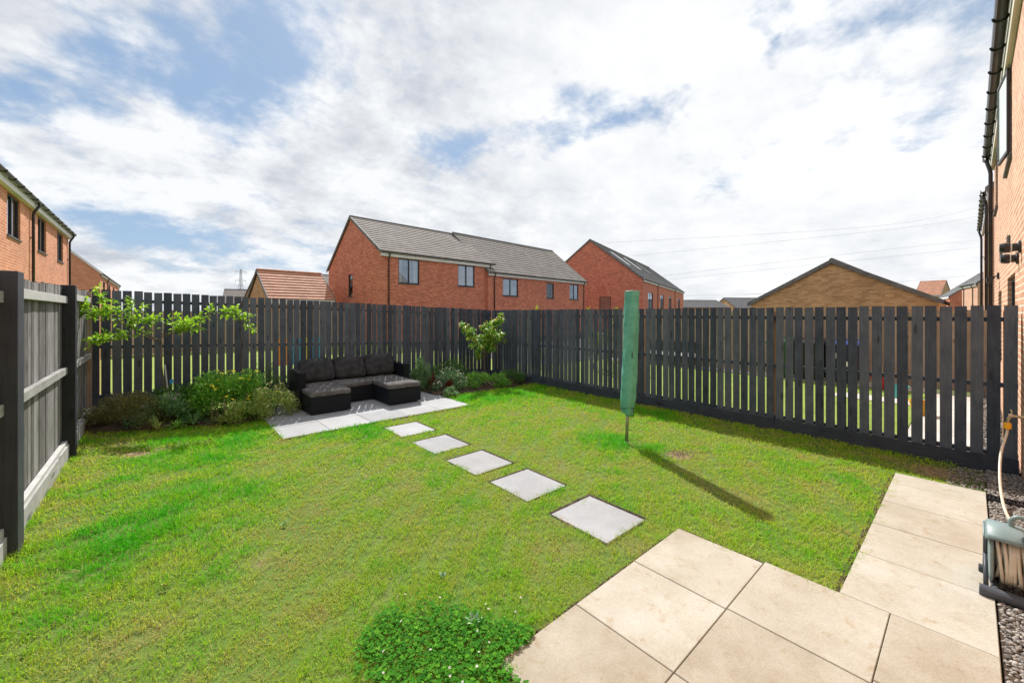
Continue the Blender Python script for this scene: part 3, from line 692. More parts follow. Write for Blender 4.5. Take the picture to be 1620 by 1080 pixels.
# ------------------------------------------------------------------ tap, hose and reel
M['hose'] = mat('translucent beige hose', (.62, .53, .40), .35, noisy([(.55, .45, .32), (.72, .66, .56)], 14, bs=.05), spec=.5)
M['yellow'] = mat('yellow plastic', (.75, .36, .02), .4, noisy([(.70, .32, .015), (.82, .42, .03)], 6, bs=.03))
M['teal'] = mat('faded teal plastic', (.16, .27, .27), .42, noisy([(.15, .21, .215), (.26, .33, .33)], 5, bs=.06), spec=.4)
M['slatepl'] = mat('slate grey plastic', (.06, .07, .085), .45, noisy([(.05, .058, .07), (.085, .095, .11)], 6, bs=.05))
M['brass'] = mat('dull brass', (.45, .36, .22), .35, noisy([(.35, .28, .17), (.5, .42, .3)], 20), metal=.8)
tp = empty('garden_tap', (6.35, -.36, .70), 0, 'brass garden tap with yellow hose connector on the brick wall', 'tap')
m = MB(); m.lathe((0, 0, 0), [(.03, 0), (.03, .01), (.014, .012), (.014, .075), (.02, .08), (.02, .11)], 12, 'y'); m.tube([(0, .09, 0), (0, .11, -.03), (0, .115, -.07)], .013, 10); m.build('body', M['brass'], tp)
m = MB(); m.tube([(0, .09, .0), (0, .09, .05)], .006, 8); m.tube([(-.05, .09, .052), (.05, .095, .056)], .006, 6); m.build('handle', M['brass'], tp)
m = MB(); m.lathe((0, .115, -.135), [(.02, 0), (.027, .008), (.027, .055), (.021, .065)], 14); m.build('hose_connector', M['yellow'], tp, bevel=.002)
hp = [(6.35, -.245, .57), (6.33, -.235, .50), (6.22, -.20, .36), (6.02, -.185, .20), (5.75, -.185, .09), (5.4, -.20, .03), (4.9, -.25, .018), (4.4, -.29, .02), (4.12, -.27, .06)]
def smooth_path(pts, n=8):
    out = []; P = [Vector(p) for p in pts]
    for i in range(len(P)-1):
        a, b, c, d = P[max(i-1, 0)], P[i], P[i+1], P[min(i+2, len(P)-1)]
        for k in range(n):
            t = k/n; out.append(.5*((2*b)+(-a+c)*t+(2*a-5*b+4*c-d)*t*t+(-a+3*b-3*c+d)*t**3))
    return out+[P[-1]]
m = MB(); m.tube(smooth_path(hp), .0105, 10)
tag(m.build('garden_hose', M['hose'], smooth=True), 'pale hose hanging from the yellow tap connector down to the gravel', 'hose')
rl = empty('hose_reel', (3.94, -.20, 0), 0, 'teal and slate hose reel wound with beige hose on the gravel edge', 'hose reel')
m = MB()
m.tube([(-.17, .165, .036), (-.17, -.15, .036)], .034, 14); m.tube([(.16, .165, .03), (.16, -.15, .03)], .026, 12); m.tube([(-.17, -.10, .05), (.16, -.10, .05)], .02, 10); m.tube([(-.17, .10, .05), (.16, .10, .05)], .02, 10)
m.build('foot_frame', M['slatepl'], rl, smooth=False, bevel=.003)
for y in (.115, -.125):
    m = MB(); m.lathe((0, y, .215), [(.035, -.012), (.16, -.010), (.172, -.004), (.172, .006), (.155, .011), (.04, .014)], 36, 'y'); m.build('side_disc', M['teal'], rl)
m = MB(); m.lathe((0, 0, .215), [(.06, -.12), (.06, .11)], 24, 'y'); m.build('drum', M['slatepl'], rl)
m = MB(); pts = []
for lay, rr in enumerate((.085, .108, .131, .152)):
    n = 12
    for k in range(n*20+1):
        a = 2*math.pi*k/20; f = k/(n*20); y = (-.108+.20*f) if lay % 2 == 0 else (.092-.20*f)
        pts.append((math.cos(a)*(rr+.003*math.sin(a*3+lay)), y+.011*math.sin(a+lay*2+k*.05), .215+math.sin(a)*(rr+.003*math.sin(k*.13))))
m.tube(pts, .0088, 7); m.build('wound_hose', M['hose'], rl, smooth=True)
m = MB()   # slim side legs and small carrying loop
for y in (.137, -.147):
    m = MB(); m.tube([(-.15, y, .05), (-.03, y, .215), (.13, y, .05)], .011, 8); m.tube([(-.03, y, .215), (-.02, y, .37)], .011, 8)
    m.build('side_leg', M['slatepl'], rl, smooth=True)
m = MB(); m.tube(smooth_path([(-.03, .03, .40), (-.03, .035, .455), (-.03, .0, .485), (-.03, -.045, .455), (-.03, -.04, .40)], 6), .013, 10)
m.build('carry_handle', M['teal'], rl, smooth=True)
m = MB()
prof = [(-.02+.19*math.cos(R(a)), .215+.19*math.sin(R(a))*(1+.08*math.sin(R(a)))) for a in range(48, 137, 8)]; K = len(prof); ys = (.142, .128, .06, 0, -.045)
for q in range(len(ys)):
    sc_ = .90 if q == 0 else 1.0 if q < 4 else .93
    for (x, z) in prof: m.v.append((-.02+(x+.02)*sc_, ys[q], .215+(z-.215)*sc_)); m.t.append(.5)
    if q:
        for k in range(K-1): m.f.append(((q-1)*K+k, (q-1)*K+k+1, q*K+k+1, q*K+k)); m.mi.append(0)
m.add([(x, .142, z) for x, z in [(-.02+(x+.02)*.9, .215+(z-.215)*.9) for x, z in prof]], [tuple(range(K))])
hd = m.build('hood', M['teal'], rl, smooth=True); hs = hd.modifiers.new('thick', 'SOLIDIFY'); hs.thickness = .006
m = MB(); m.lathe((-.12, -.07, .375), [(.065, 0), (.075, .008), (.07, .02), (.03, .03)], 20); m.build('crank_disc', M['blackpvc'], rl)
m = MB(); m.lathe((-.17, -.035, .20), [(.016, 0), (.024, .01), (.024, .07), (.014, .10)], 14); m.build('nozzle', M['yellow'], rl)
dg = empty('drain_grate', (5.76, -.235, .018), 0, 'black slotted drain channel across the gravel beside the sand patio end', 'drain')
m = MB(); m.box(-.055, -.045, -.125, .13, -.03, .012); m.box(.045, .055, -.125, .13, -.03, .012); m.build('frame', M['blackpvc'], dg)
m = MB()
for k in range(11): m.box(-.045, .045, -.12+.023*k, -.108+.023*k, -.02, .008)
m.build('bars', M['blackpvc'], dg)

# ------------------------------------------------------------------ rotary dryer in its green cover
def fab(cols, sc=6, weave=True):
    def f(t, b):
        v = objco(t); n = t.noise(v, sc, 6, .6); n2 = t.noise(t.vmath('MULTIPLY', v, (1, 1, .6)), 14, 4, .6)
        t.ln(t.ramp(n.outputs[0], ev3(cols)), b.inputs['Base Color']); bump(t, b, t.math('ADD', n2.outputs[0], t.math('MULTIPLY', t.noise(v, 260, 2).outputs[0], .15)), .5, .012)
    return f
M['cover'] = mat('green woven cover', rough=.55, build=fab([(.085, .30, .22), (.12, .39, .30), (.16, .47, .37)]))
M['galv'] = mat('galvanised pole', (.32, .32, .30), .4, noisy([(.25, .25, .23), (.42, .41, .38)], 12), metal=.6)
dr = empty('rotary_dryer', (4.66, 3.01, 0), 0, 'folded rotary clothes dryer in a long green fabric cover standing in the lawn', 'clothes dryer')
lx, ly = CO*.085, -SI*.085
LN = lambda z: (lx*z/2, ly*z/2, z)
m = MB(); m.tube([LN(-.05), LN(.6)], .021, 14); m.tube([LN(-.03), LN(.012)], .03, 14); m.build('pole', M['galv'], dr, smooth=True)
m = MB(); n = 40; nz = 60; V = []
for j in range(nz+1):
    f = j/nz; z = .385+f*1.63; c = Vector(LN(z)); tw = .4+f*.3; base = .105 if f > .12 else .088+.017*(f/.12)
    if f > .985: base *= .93
    for k in range(n):
        a = 2*math.pi*k/n
        rr = base*(1+.11*math.cos(3*a+tw+.5*math.sin(5*f))+.06*math.cos(5*a-4*f)+.035*math.sin(8*a+9*math.sin(3*f))+.03*math.sin(13*f+2*a)+.022*math.sin(37*f+4*math.sin(2*a+3*f))+.014*math.sin(71*f+5*math.sin(3*a)))*(1.03-.09*f)
        zz0 = z+(.03*math.cos(a-2.0) if j == 0 else 0)
        V.append((c.x+rr*math.cos(a), c.y+rr*math.sin(a)*.86, zz0))
F = [(j*n+k, j*n+(k+1) % n, (j+1)*n+(k+1) % n, (j+1)*n+k) for j in range(nz) for k in range(n)]
V.append(tuple(Vector(LN(2.015)))); F += [(nz*n+k, nz*n+(k+1) % n, len(V)-1) for k in range(n)]
V.append(tuple(Vector(LN(.41)))); F += [((k+1) % n, k, len(V)-1) for k in range(n)]
m.add(V, F); cv = m.build('cover', M['cover'], dr, smooth=True)
m = MB(); c = Vector(LN(2.0)); pts = [(c.x+.107*math.cos(a)*.98, c.y+.107*math.sin(a)*.86, c.z+.004) for a in [2*math.pi*k/20 for k in range(21)]]
m.tube(pts, .007, 6, cap=False); m.build('hem', mat('pale green hem', (.26, .42, .33), .6, noisy([(.2, .36, .28), (.32, .48, .38)], 8)), cv)
m = MB(); c = Vector(LN(.47)); pts = [(c.x+.106*math.cos(a), c.y+.090*math.sin(a), c.z+.012*math.sin(2*a)) for a in [2*math.pi*k/24 for k in range(25)]]
m.tube(pts, .004, 6, cap=False); m.tube([(c.x-.02, c.y-.093, c.z), (c.x-.028, c.y-.10, c.z-.06), (c.x-.02, c.y-.098, c.z-.12)], .003, 5); m.build('tie_cord', M['blackpvc'], cv)
m = MB(); c = Vector(LN(1.18)); m.tube([(c.x-.085, c.y-.085, 1.21), (c.x-.096, c.y-.09, 1.17), (c.x-.088, c.y-.086, 1.13)], .007, 6); m.build('zip_pull', M['blackpvc'], cv)

# ------------------------------------------------------------------ sofa set
def rattan(t, b):
    o = objco(t); s = t.new('ShaderNodeSeparateXYZ'); t.ln(o, s.inputs[0])
    c = t.new('ShaderNodeCombineXYZ'); t.ln(t.math('ADD', s.outputs[0], s.outputs[1]), c.inputs[0]); t.ln(s.outputs[2], c.inputs[1])
    k = t.new('ShaderNodeTexBrick'); t.ln(c.outputs[0], k.inputs['Vector']); k.inputs['Scale'].default_value = 1
    k.inputs['Brick Width'].default_value = .034; k.inputs['Row Height'].default_value = .011; k.inputs['Mortar Size'].default_value = .0016; k.inputs['Mortar Smooth'].default_value = .6
    k.inputs['Color1'].default_value = (.009, .011, .016, 1); k.inputs['Color2'].default_value = (.016, .019, .026, 1); k.inputs['Mortar'].default_value = (.004, .004, .005, 1)
    t.ln(k.outputs[0], b.inputs['Base Color']); bump(t, b, t.math('SUBTRACT', 1.0, k.outputs['Fac']), .7, .003)
M['rattan'] = mat('black flat weave rattan', rough=.5, spec=.18, build=rattan)
M['cush'] = mat('charcoal cushion fabric', rough=.95, spec=.1, build=fab([(.085, .082, .083), (.12, .115, .115), (.155, .148, .147)], 9))
M['cushd'] = mat('black cushion fabric', rough=.95, spec=.1, build=fab([(.030, .031, .034), (.046, .046, .050), (.066, .066, .070)], 9))
def pad(m, x0, x1, y0, y1, z0, z1, puff=.02, n=14, poly=None, seed=0, wr=.004, tilt=0):
    """soft cushion: rounded box with crowned faces"""
    r = random.Random(seed); ph = [r.uniform(0, 6) for _ in range(6)]
    cx, cy, cz = (x0+x1)/2, (y0+y1)/2, (z0+z1)/2; hx, hy, hz = (x1-x0)/2, (y1-y0)/2, (z1-z0)/2
    V = []; F = []; idx = {}
    def vert(i, j, k):
        key = (i, j, k)
        if key in idx: return idx[key]
        u, v, w = 2*i/n-1, 2*j/n-1, 2*k/4-1
        rr = min(hx, hy, hz)*.62
        x, y, z = u*hx, v*hy, w*hz
        q = Vector((max(abs(x)-(hx-rr), 0), max(abs(y)-(hy-rr), 0), max(abs(z)-(hz-rr), 0)))
        if q.length > rr*1.0001:
            s = rr/q.length
            x = math.copysign(min(abs(x), hx-rr)+q.x*s, x); y = math.copysign(min(abs(y), hy-rr)+q.y*s, y); z = math.copysign(min(abs(z), hz-rr)+q.z*s, z)
        cr = (1-u*u)*(1-v*v); z += math.copysign(puff*cr, z) if abs(w) > .9 else 0
        cr2 = (1-w*w)
        x += math.copysign(puff*.3*cr2*(1-v*v), x) if abs(u) > .99 else 0; y += math.copysign(puff*.3*cr2*(1-u*u), y) if abs(v) > .99 else 0
        z += wr*math.sin(u*7+ph[0]+2*math.sin(v*3+ph[1]))*(1 if abs(w) > .9 else 0)+wr*.7*math.sin(v*11+u*5+ph[2])
        V.append((x, y, z)); idx[key] = len(V)-1; return idx[key]
    K = 4
    for i in range(n):
        for j in range(n):
            F.append((vert(i, j, K), vert(i+1, j, K), vert(i+1, j+1, K), vert(i, j+1, K))); F.append((vert(i, j+1, 0), vert(i+1, j+1, 0), vert(i+1, j, 0), vert(i, j, 0)))
        for k in range(K):
            F.append((vert(i, 0, k), vert(i+1, 0, k), vert(i+1, 0, k+1), vert(i, 0, k+1))); F.append((vert(i+1, n, k), vert(i, n, k), vert(i, n, k+1), vert(i+1, n, k+1)))
            F.append((vert(0, i+1, k), vert(0, i, k), vert(0, i, k+1), vert(0, i+1, k+1))); F.append((vert(n, i, k), vert(n, i+1, k), vert(n, i+1, k+1), vert(n, i, k+1)))
    return V, F, (cx, cy, cz)
def cushion(name, dims, material, parent, loc, rot=(0, 0, 0), puff=.02, seed=0, wr=.004):
    w, d_, h = dims; m = MB(); V, F, _ = pad(m, -w/2, w/2, -d_/2, d_/2, -h/2, h/2, puff, seed=seed, wr=wr); m.add(V, F)
    o = m.build(name, material, parent, smooth=True); o.location = loc; o.rotation_euler = rot
    return o
sf = empty('rattan_sofa', (1.84, 7.78, .02), 0, 'black rattan three seat sofa with right hand chaise and charcoal cushions', 'sofa')
W_, D_ = 2.10, .74
m = MB(); m.box(.11, W_-.11, .0, D_-.08, .02, .28, bev=.006); m.build('seat_base', M['rattan'], sf)
for x in (0, W_-.11):
    m = MB(); m.box(x, x+.11, 0, D_, .0, .64, bev=.012); m.build('arm', M['rattan'], sf)
m = MB(); m.box(.112, W_-.112, D_-.09, D_, .02, .64, bev=.01); m.build('back', M['rattan'], sf)
m = MB(); m.box(1.33, 1.96, -.76, -.004, .02, .28, bev=.006); m.build('chaise_base', M['rattan'], sf)
cushion('seat_cushion', (1.20, .60, .10), M['cush'], sf, (.72, .285, .332), puff=.012, seed=1)
cushion('chaise_cushion', (.645, 1.36, .10), M['cush'], sf, (1.648, -.085, .333), puff=.012, seed=2)
for k, x in enumerate((.42, 1.045, 1.67)):
    cushion('back_cushion', (.60, .44, .17), M['cushd'], sf, (x, .50+.012*k, .60+.012*(k == 2)), (R(64+3*k), R((-1.5, 1.5, -1)[k]), R((-4, 4, -2)[k])), puff=.05, seed=5+k, wr=.006)
ot = empty('footstool', (1.88, 7.22, .02), 0, 'black rattan footstool with charcoal cushion in front of the left of the sofa', 'footstool')
m = MB(); m.box(0, .66, 0, .53, .01, .28, bev=.006); m.build('base', M['rattan'], ot)
cushion('cushion', (.675, .545, .095), M['cush'], ot, (.33, .265, .33), puff=.012, seed=12)

# ------------------------------------------------------------------ things in the neighbour's garden
def bin_(x, y, rz, col, lab, mark=False, col2=None):
    r = empty('wheelie_bin', (x, y, .0), rz, lab, 'bin', 'wheelie bins in the neighbouring garden')
    mt = mat('bin plastic', col, .45, noisy([tuple(c*.8 for c in col), tuple(c*1.2+.004 for c in col)], 3, bs=.05)); ml = mt if not col2 else mat('lid plastic', col2, .4, noisy([tuple(c*.8 for c in col2), tuple(c*1.2 for c in col2)], 3, bs=.05))
    m = MB(); V = [(-.22, -.24, .06), (.22, -.24, .06), (.22, .24, .06), (-.22, .24, .06), (-.28, -.34, .96), (.28, -.34, .96), (.28, .32, .96), (-.28, .32, .96)]
    m.add(V, [(3, 2, 1, 0), (4, 5, 6, 7), (0, 1, 5, 4), (1, 2, 6, 5), (2, 3, 7, 6), (3, 0, 4, 7)]); m.box(-.30, .30, -.36, .34, .90, .955); m.build('body', mt, r, bevel=.012)
    m = MB(); V = [(-.3, -.37, .962), (.3, -.37, .962), (.3, .36, .962), (-.3, .36, .962), (-.26, -.32, 1.01), (.26, -.32, 1.01), (.28, .34, 1.06), (-.28, .34, 1.06)]
    m.add(V, [(3, 2, 1, 0), (4, 5, 6, 7), (0, 1, 5, 4), (1, 2, 6, 5), (2, 3, 7, 6), (3, 0, 4, 7)]); m.tube([(-.25, .39, 1.0), (.25, .39, 1.0)], .018, 8); m.build('lid', ml, r, bevel=.01)
    for s in (-1, 1):
        m = MB(); m.lathe((s*.25, .26, .10), [(.10, -.025), (.10, .025)], 20, 'x'); m.build('wheel', M['blackpvc'], r)
    if mark:
        m = MB()
        for k in range(6): m.box(-.16, -.16+.10+.05*(k % 3), -.318, -.312, .80-.035*k, .815-.035*k)
        m.box(-.05, .12, -.295, -.285, .44, .56); o = m.build('label', M['white'], r)
bin_(12.65, 3.35, R(-90), (.012, .07, .025), 'dark green wheelie bin behind the right picket fence')
bin_(12.65, 2.68, R(-90), (.015, .015, .017), 'black wheelie bin between the green and navy bins')
bin_(12.65, 2.0, R(-90), (.012, .02, .06), 'navy wheelie bin with white printed label and blue lid', True, (.03, .06, .22))
def bench(x, y, rz):
    r = empty('garden_bench', (x, y, 0), rz, 'low black garden bench with white cushions against the far tan fence', 'bench')
    m = MB(); m.box(0, 1.9, 0, .6, .18, .28, bev=.01); m.build('seat', M['blackpvc'], r)
    m = MB(); m.box(0, 1.9, .55, .62, .281, .78, bev=.01); m.build('backrest', M['blackpvc'], r)
    for a in (.05, 1.80):
        for b in (.05, .5): m = MB(); m.box(a, a+.05, b, b+.05, 0, .179); m.build('leg', M['blackpvc'], r)
    for k in range(3): cushion('cushion', (.58, .5, .14), M['white'], r, (.34+.61*k, .3, .355), seed=30+k)
bench(12.4, 7.6, R(-90))
for (x, y, s, c, lab) in ((12.3, 1.35, .16, (.5, .02, .03), 'red plastic play bucket on the neighbouring paving'), (11.2, .95, .15, (.06, .42, .40), 'turquoise plastic play bucket on the neighbouring paving'), (9.6, .55, .14, (.75, .38, .02), 'yellow plastic play bucket on the neighbouring paving')):
    r = empty('play_bucket', (x, y, .02), 0, lab, 'bucket', 'coloured play buckets beyond the right fence'); mt = mat('toy plastic', c, .4, noisy([tuple(q*.85 for q in c), c], 5, bs=.03))
    m = MB(); m.lathe((0, 0, 0), [(s*.7, 0), (s, s*1.5), (s*1.08, s*1.5), (s*1.08, s*1.6), (s*.95, s*1.6), (s*.66, .02)], 20); m.build('pail', mt, r)
    m = MB(); m.tube([(s*math.cos(a), 0, s*1.5+s*math.sin(a)) for a in [math.pi*k/10 for k in range(11)]], .008, 6); m.build('handle', M['white'], r)
# small beach flag / windbreak seen through the back fence
r = empty('windbreak', (2.4, 12.6, 0), R(15), 'small orange and blue striped windbreak glimpsed through the back fence', 'windbreak')
for k, c in enumerate(((.75, .25, .04), (.04, .35, .6), (.7, .55, .05), (.04, .35, .6))):
    m = MB(); m.box(.35*k, .35*k+.348, -.004, .004, .25, 1.0); m.build('stripe', mat('nylon', c, .7, noisy([c, tuple(q*.8 for q in c)], 5)), r)
for k in range(3): m = MB(); m.tube([(.7*k, .014, 0), (.7*k, .014, 1.1)], .01, 8); m.build('pole', M['raw_h'], r)

# ------------------------------------------------------------------ foliage
def norm(a): return a/np.maximum(np.linalg.norm(a, axis=-1, keepdims=True), 1e-6)
def leaves(pos, ax, L, Wd, tint, r, fold=.25, droop=.25, up=None):
    """6-vertex pointed leaves: pos (N,3), axis (N,3), length/width arrays"""
    N = len(pos); ax = norm(ax); up_ = np.tile([0, 0, 1.0], (N, 1)) if up is None else up
    up_ = norm(up_+r.normal(0, .45, (N, 3))); side = norm(np.cross(ax, up_)); nr = np.cross(side, ax)
    L = np.broadcast_to(L, (N,))[:, None]; Wd = np.broadcast_to(Wd, (N,))[:, None]
    b = pos; m1 = pos+ax*L*.45-nr*0; tip = pos+ax*L-nr*L*droop
    l = m1+side*Wd*.5+nr*Wd*fold; rr = m1-side*Wd*.5+nr*Wd*fold
    V = np.stack([b, l, tip, rr, m1], 1).reshape(-1, 3)
    k = (np.arange(N)*5)[:, None]
    F = np.concatenate([k+[0, 4, 1], k+[1, 4, 2], k+[0, 3, 4], k+[3, 2, 4]], 1).reshape(-1, 3)
    return V, F, np.repeat(tint, 5)
def leafobj(name, parts, material, parent=None):
    V = []; F = []; T = []; o = 0
    for v, f, t in parts: V.append(v); F.append(f+o); T.append(t); o += len(v)
    return mesh_obj(name, np.concatenate(V), np.concatenate(F), material, parent, tint=np.concatenate(T))
M['appleleaf'] = mat('apple leaf', rough=.42, build=foliage(ev([(0.090, 0.196, 0.023), (0.240, 0.451, 0.045), (0.481, 0.700, 0.090)]), .45))
M['cherryleaf'] = mat('cherry leaf', rough=.38, build=foliage(ev([(0.058, 0.173, 0.023), (0.134, 0.326, 0.035), (0.288, 0.480, 0.058), (0.499, 0.269, 0.077)]), .42))
M['darkleaf'] = mat('dark green leaf', rough=.45, build=foliage(ev([(0.036, 0.104, 0.036), (0.089, 0.208, 0.053), (0.208, 0.385, 0.089)]), .25))
M['midleaf'] = mat('mid green leaf', rough=.45, build=foliage(ev([(0.096, 0.264, 0.059), (0.216, 0.530, 0.086), (0.481, 0.700, 0.145)]), .3))
M['brownleaf'] = mat('brownish heather', rough=.7, build=foliage(ev([(0.086, 0.103, 0.043), (0.194, 0.194, 0.078), (0.389, 0.346, 0.130)]), .2))
M['varleaf'] = mat('variegated leaf', rough=.5, build=foliage(ev([(0.111, 0.220, 0.044), (0.351, 0.482, 0.131), (0.700, 0.700, 0.351)]), .3))
M['greyleaf'] = mat('bluish green leaf', rough=.5, build=foliage(ev([(0.102, 0.206, 0.121), (0.206, 0.377, 0.206), (0.411, 0.650, 0.342)]), .25))
M['redleaf'] = mat('dark red leaf', rough=.5, build=foliage(ev([(0.060, 0.012, 0.010), (0.132, 0.024, 0.018), (0.240, 0.060, 0.036)]), .3))
M['yleaf'] = mat('yellow green leaf', rough=.5, build=foliage(ev([(.14, .20, .02), (.28, .32, .04), (.45, .42, .08)]), .4))
M['bark'] = mat('grey brown bark', rough=.9, build=noisy([(.09, .07, .05), (.2, .17, .14)], 14, bs=.8, stretch=(3, 3, 1)))
M['stem'] = mat('green stem', rough=.7, build=noisy([(.05, .07, .025), (.10, .12, .04)], 14))
M['dry'] = mat('dry stalk', rough=.8, build=noisy([(.22, .16, .09), (.38, .30, .18)], 14))
M['petw'] = mat('white petal', (.75, .74, .66), .7, noisy([(.66, .65, .55), (.80, .80, .74)], 40, bs=.1))
M['petc'] = mat('cream petal', (.62, .58, .34), .7, noisy([(.55, .50, .25), (.72, .70, .46)], 40, bs=.1))
M['pety'] = mat('yellow petal', (.75, .58, .03), .6, noisy([(.80, .68, .02), (.88, .80, .08)], 40, bs=.1))
M['petp'] = mat('mauve petal', (.50, .22, .45), .7, noisy([(.42, .17, .38), (.62, .34, .56)], 40, bs=.1))

def flower_mesh(rad, npet, material, centre=None, dome=.3, name='flower'):
    V = []; F = []
    for lay in range(2 if npet > 8 else 1):
        for k in range(npet):
            a = 2*math.pi*(k+.5*lay)/npet; c, s = math.cos(a), math.sin(a); w = math.pi/npet*.85; r2 = rad*(1-.2*lay)
            i = len(V); h = .1*rad*lay
            V += [(0, 0, h), (r2*.7*math.cos(a-w), r2*.7*math.sin(a-w), h+rad*dome), (r2*c, r2*s, h+rad*dome*.8), (r2*.7*math.cos(a+w), r2*.7*math.sin(a+w), h+rad*dome)]
            F.append((i, i+1, i+2, i+3))
    n = 6; i0 = len(V)
    for k in range(n): V.append((rad*.24*math.cos(6.283*k/n), rad*.24*math.sin(6.283*k/n), rad*.22))
    V.append((0, 0, rad*.36))
    idx = [0]*len(F)+[1]*n
    F += [(i0+k, i0+(k+1) % n, i0+n) for k in range(n)]
    me = bpy.data.meshes.new(name); me.from_pydata(V, [], F); me.materials.append(material); me.materials.append(centre or material)
    me.polygons.foreach_set('material_index', idx); return me
FM = {'y': flower_mesh(.027, 5, M['pety']), 'w': flower_mesh(.017, 8, M['petw'], M['pety']), 'c': flower_mesh(.024, 7, M['petc'], M['pety']), 'p': flower_mesh(.030, 12, M['petp'], M['petp'], .5), 'k': flower_mesh(.010, 12, M['petw'], M['petw'], .55)}
def flowers(parent, pts, key, scale=1, tilt=.5):
    for p in pts:
        o = bpy.data.objects.new('flower', FM[key]); COL.objects.link(o); o.parent = parent; o.location = p
        o.rotation_euler = (random.uniform(-tilt, tilt)+.35, random.uniform(-tilt, tilt), random.uniform(0, 6.28)); s = scale*random.uniform(.75, 1.2); o.scale = (s, s, s)
def dome_pts(r, n, rx, ry, h, shell=.5, clumps=14, cs=.22):
    """lumpy shrub volume: points gathered round clump centres on a dome"""
    ca = r.uniform(0, 2*np.pi, clumps); cz = r.uniform(.15, .95, clumps); cr = np.sqrt(np.maximum(0, 1-cz**2))*r.uniform(.5, 1, clumps)
    C = np.stack([np.cos(ca)*cr*rx, np.sin(ca)*cr*ry, cz*h], 1)
    i = r.integers(0, clumps, n); P = C[i]+norm(r.normal(0, 1, (n, 3)))*(r.random((n, 1))**.5)*cs*np.array([rx, ry, h])*1.6
    P[:, 2] = np.maximum(P[:, 2], .01); return P, C
def shrub(name, label, cat, loc, rx, ry, h, n, ll, lw, leafmat, group=None, seed=0, upright=.5, flw=None, stems=14, clumps=14, cs=.22, droop=.25, stemm='stem'):
    r = np.random.default_rng(seed); z0 = float(gz(loc[0], loc[1])) if loc[1] < 8.7 and loc[0] < 6.9 else -.02
    root = empty(name, (loc[0], loc[1], z0), 0, label, cat, group)
    P, C = dome_pts(r, n, rx, ry, h, clumps=clumps, cs=cs)
    ax = norm(P*np.array([1/rx, 1/ry, .5/h]))+np.array([0, 0, upright])+r.normal(0, .45, (n, 3))
    t = np.clip(r.normal(.45, .22, n), 0, 1)
    leafobj('foliage', [leaves(P, ax, r.uniform(.7, 1.2, n)*ll, r.uniform(.8, 1.2, n)*lw, t, r, droop=droop)], M[leafmat], root)
    m = MB()
    for k in range(stems):
        c = C[k % len(C)]; m.tube([(c[0]*.15, c[1]*.15, -.02), (c[0]*.55, c[1]*.55, c[2]*.55), tuple(c)], [.006, .004, .002], 5)
    m.build('stem', M[stemm], root)
    if flw:
        key, cnt, sc, zmin = flw; a = r.uniform(0, 6.28, cnt*4); zz_ = r.uniform(zmin, 1.0, cnt*4); q = []
        for i in range(cnt):
            c = C[r.integers(0, len(C))]; d_ = r.normal(0, 1, 3); d_[2] = abs(d_[2])+.4; d_[1] -= .5; d_ /= np.linalg.norm(d_)
            p = c+d_*np.array([rx, ry, h])*cs*1.65
            q.append((p[0], p[1], max(p[2], h*.15)+.01))
        flowers(root, q, key, sc)
    return root
# espalier-like apple tree on the left
def arc(p0, p1, sag, n=8):
    p0 = Vector(p0); p1 = Vector(p1); return [p0.lerp(p1, i/n)+Vector((0, 0, sag*math.sin(math.pi*i/n))) for i in range(n+1)]
def leafy(r, path, n, ll, lw, spread=.05, mt=(.5, .2), hang=.0):
    P = np.array([tuple(p) for p in path]); k = r.random(n)**.8*(len(P)-1); i = np.minimum(k.astype(int), len(P)-2); f = (k-i)[:, None]
    pos = P[i]*(1-f)+P[i+1]*f; T = norm(P[i+1]-P[i])
    off = norm(r.normal(0, 1, (n, 3))+np.array([0, 0, .3])); pos = pos+off*r.uniform(0, spread, (n, 1))
    ax = off*1.0+T*.7+np.array([0, 0, .1-hang])
    t = np.clip(r.normal(mt[0], mt[1], n), 0, 1)
    return leaves(pos, ax, r.uniform(.6, 1.15, n)*ll, r.uniform(.8, 1.2, n)*lw, t, r, droop=.3+hang*.5)
def tree(name, label, loc, segs, ll, lw, leafmat, per_m, trunk, seed, spread=.05, hang=0, mt=(.5, .2), twigs=True, twiglen=(.06, .20)):
    r = np.random.default_rng(seed); z0 = float(gz(loc[0], loc[1])); root = empty(name, (loc[0], loc[1], z0), 0, label, 'tree')
    m = MB(); m.tube(trunk[0], trunk[1], 9); m.build('trunk', M['bark'], root, smooth=True)
    parts = []; m = MB()
    for (p0, p1, sag, r0, dens) in segs:
        path = arc(p0, p1, sag); L = (Vector(p1)-Vector(p0)).length
        path = [p+Vector(tuple(r.normal(0, .012, 3))) for p in path]
        m.tube(path, [r0*(1-.75*i/(len(path)-1)) for i in range(len(path))], 6)
        parts.append(leafy(r, path[2:], max(3, int(per_m*L*dens*.4)), ll, lw, spread, mt, hang))
        if twigs:
            for _ in range(max(2, int(L*16*dens))):
                a = r.uniform(.22, 1); k = a*(len(path)-1); i = min(int(k), len(path)-2); b = path[i].lerp(path[i+1], k-i)
                T = (path[i+1]-path[i]).normalized(); d_ = Vector(tuple(r.normal(0, 1, 3))); d_.z = abs(d_.z)*.7+.12-hang*.6; d_.y *= .8; d_ = (d_.normalized()+T*.6).normalized(); tl = r.uniform(*twiglen)
                tw = arc(b, b+d_*tl, .01, 3); m.tube(tw, [.0028, .0022, .0018, .001], 4)
                parts.append(leafy(r, tw, max(3, int(per_m*tl*1.4)), ll, lw, spread*.6, mt, hang))
    m.build('branch', M['bark'], root, smooth=True)
    leafobj('crown', parts, M[leafmat], root); return root
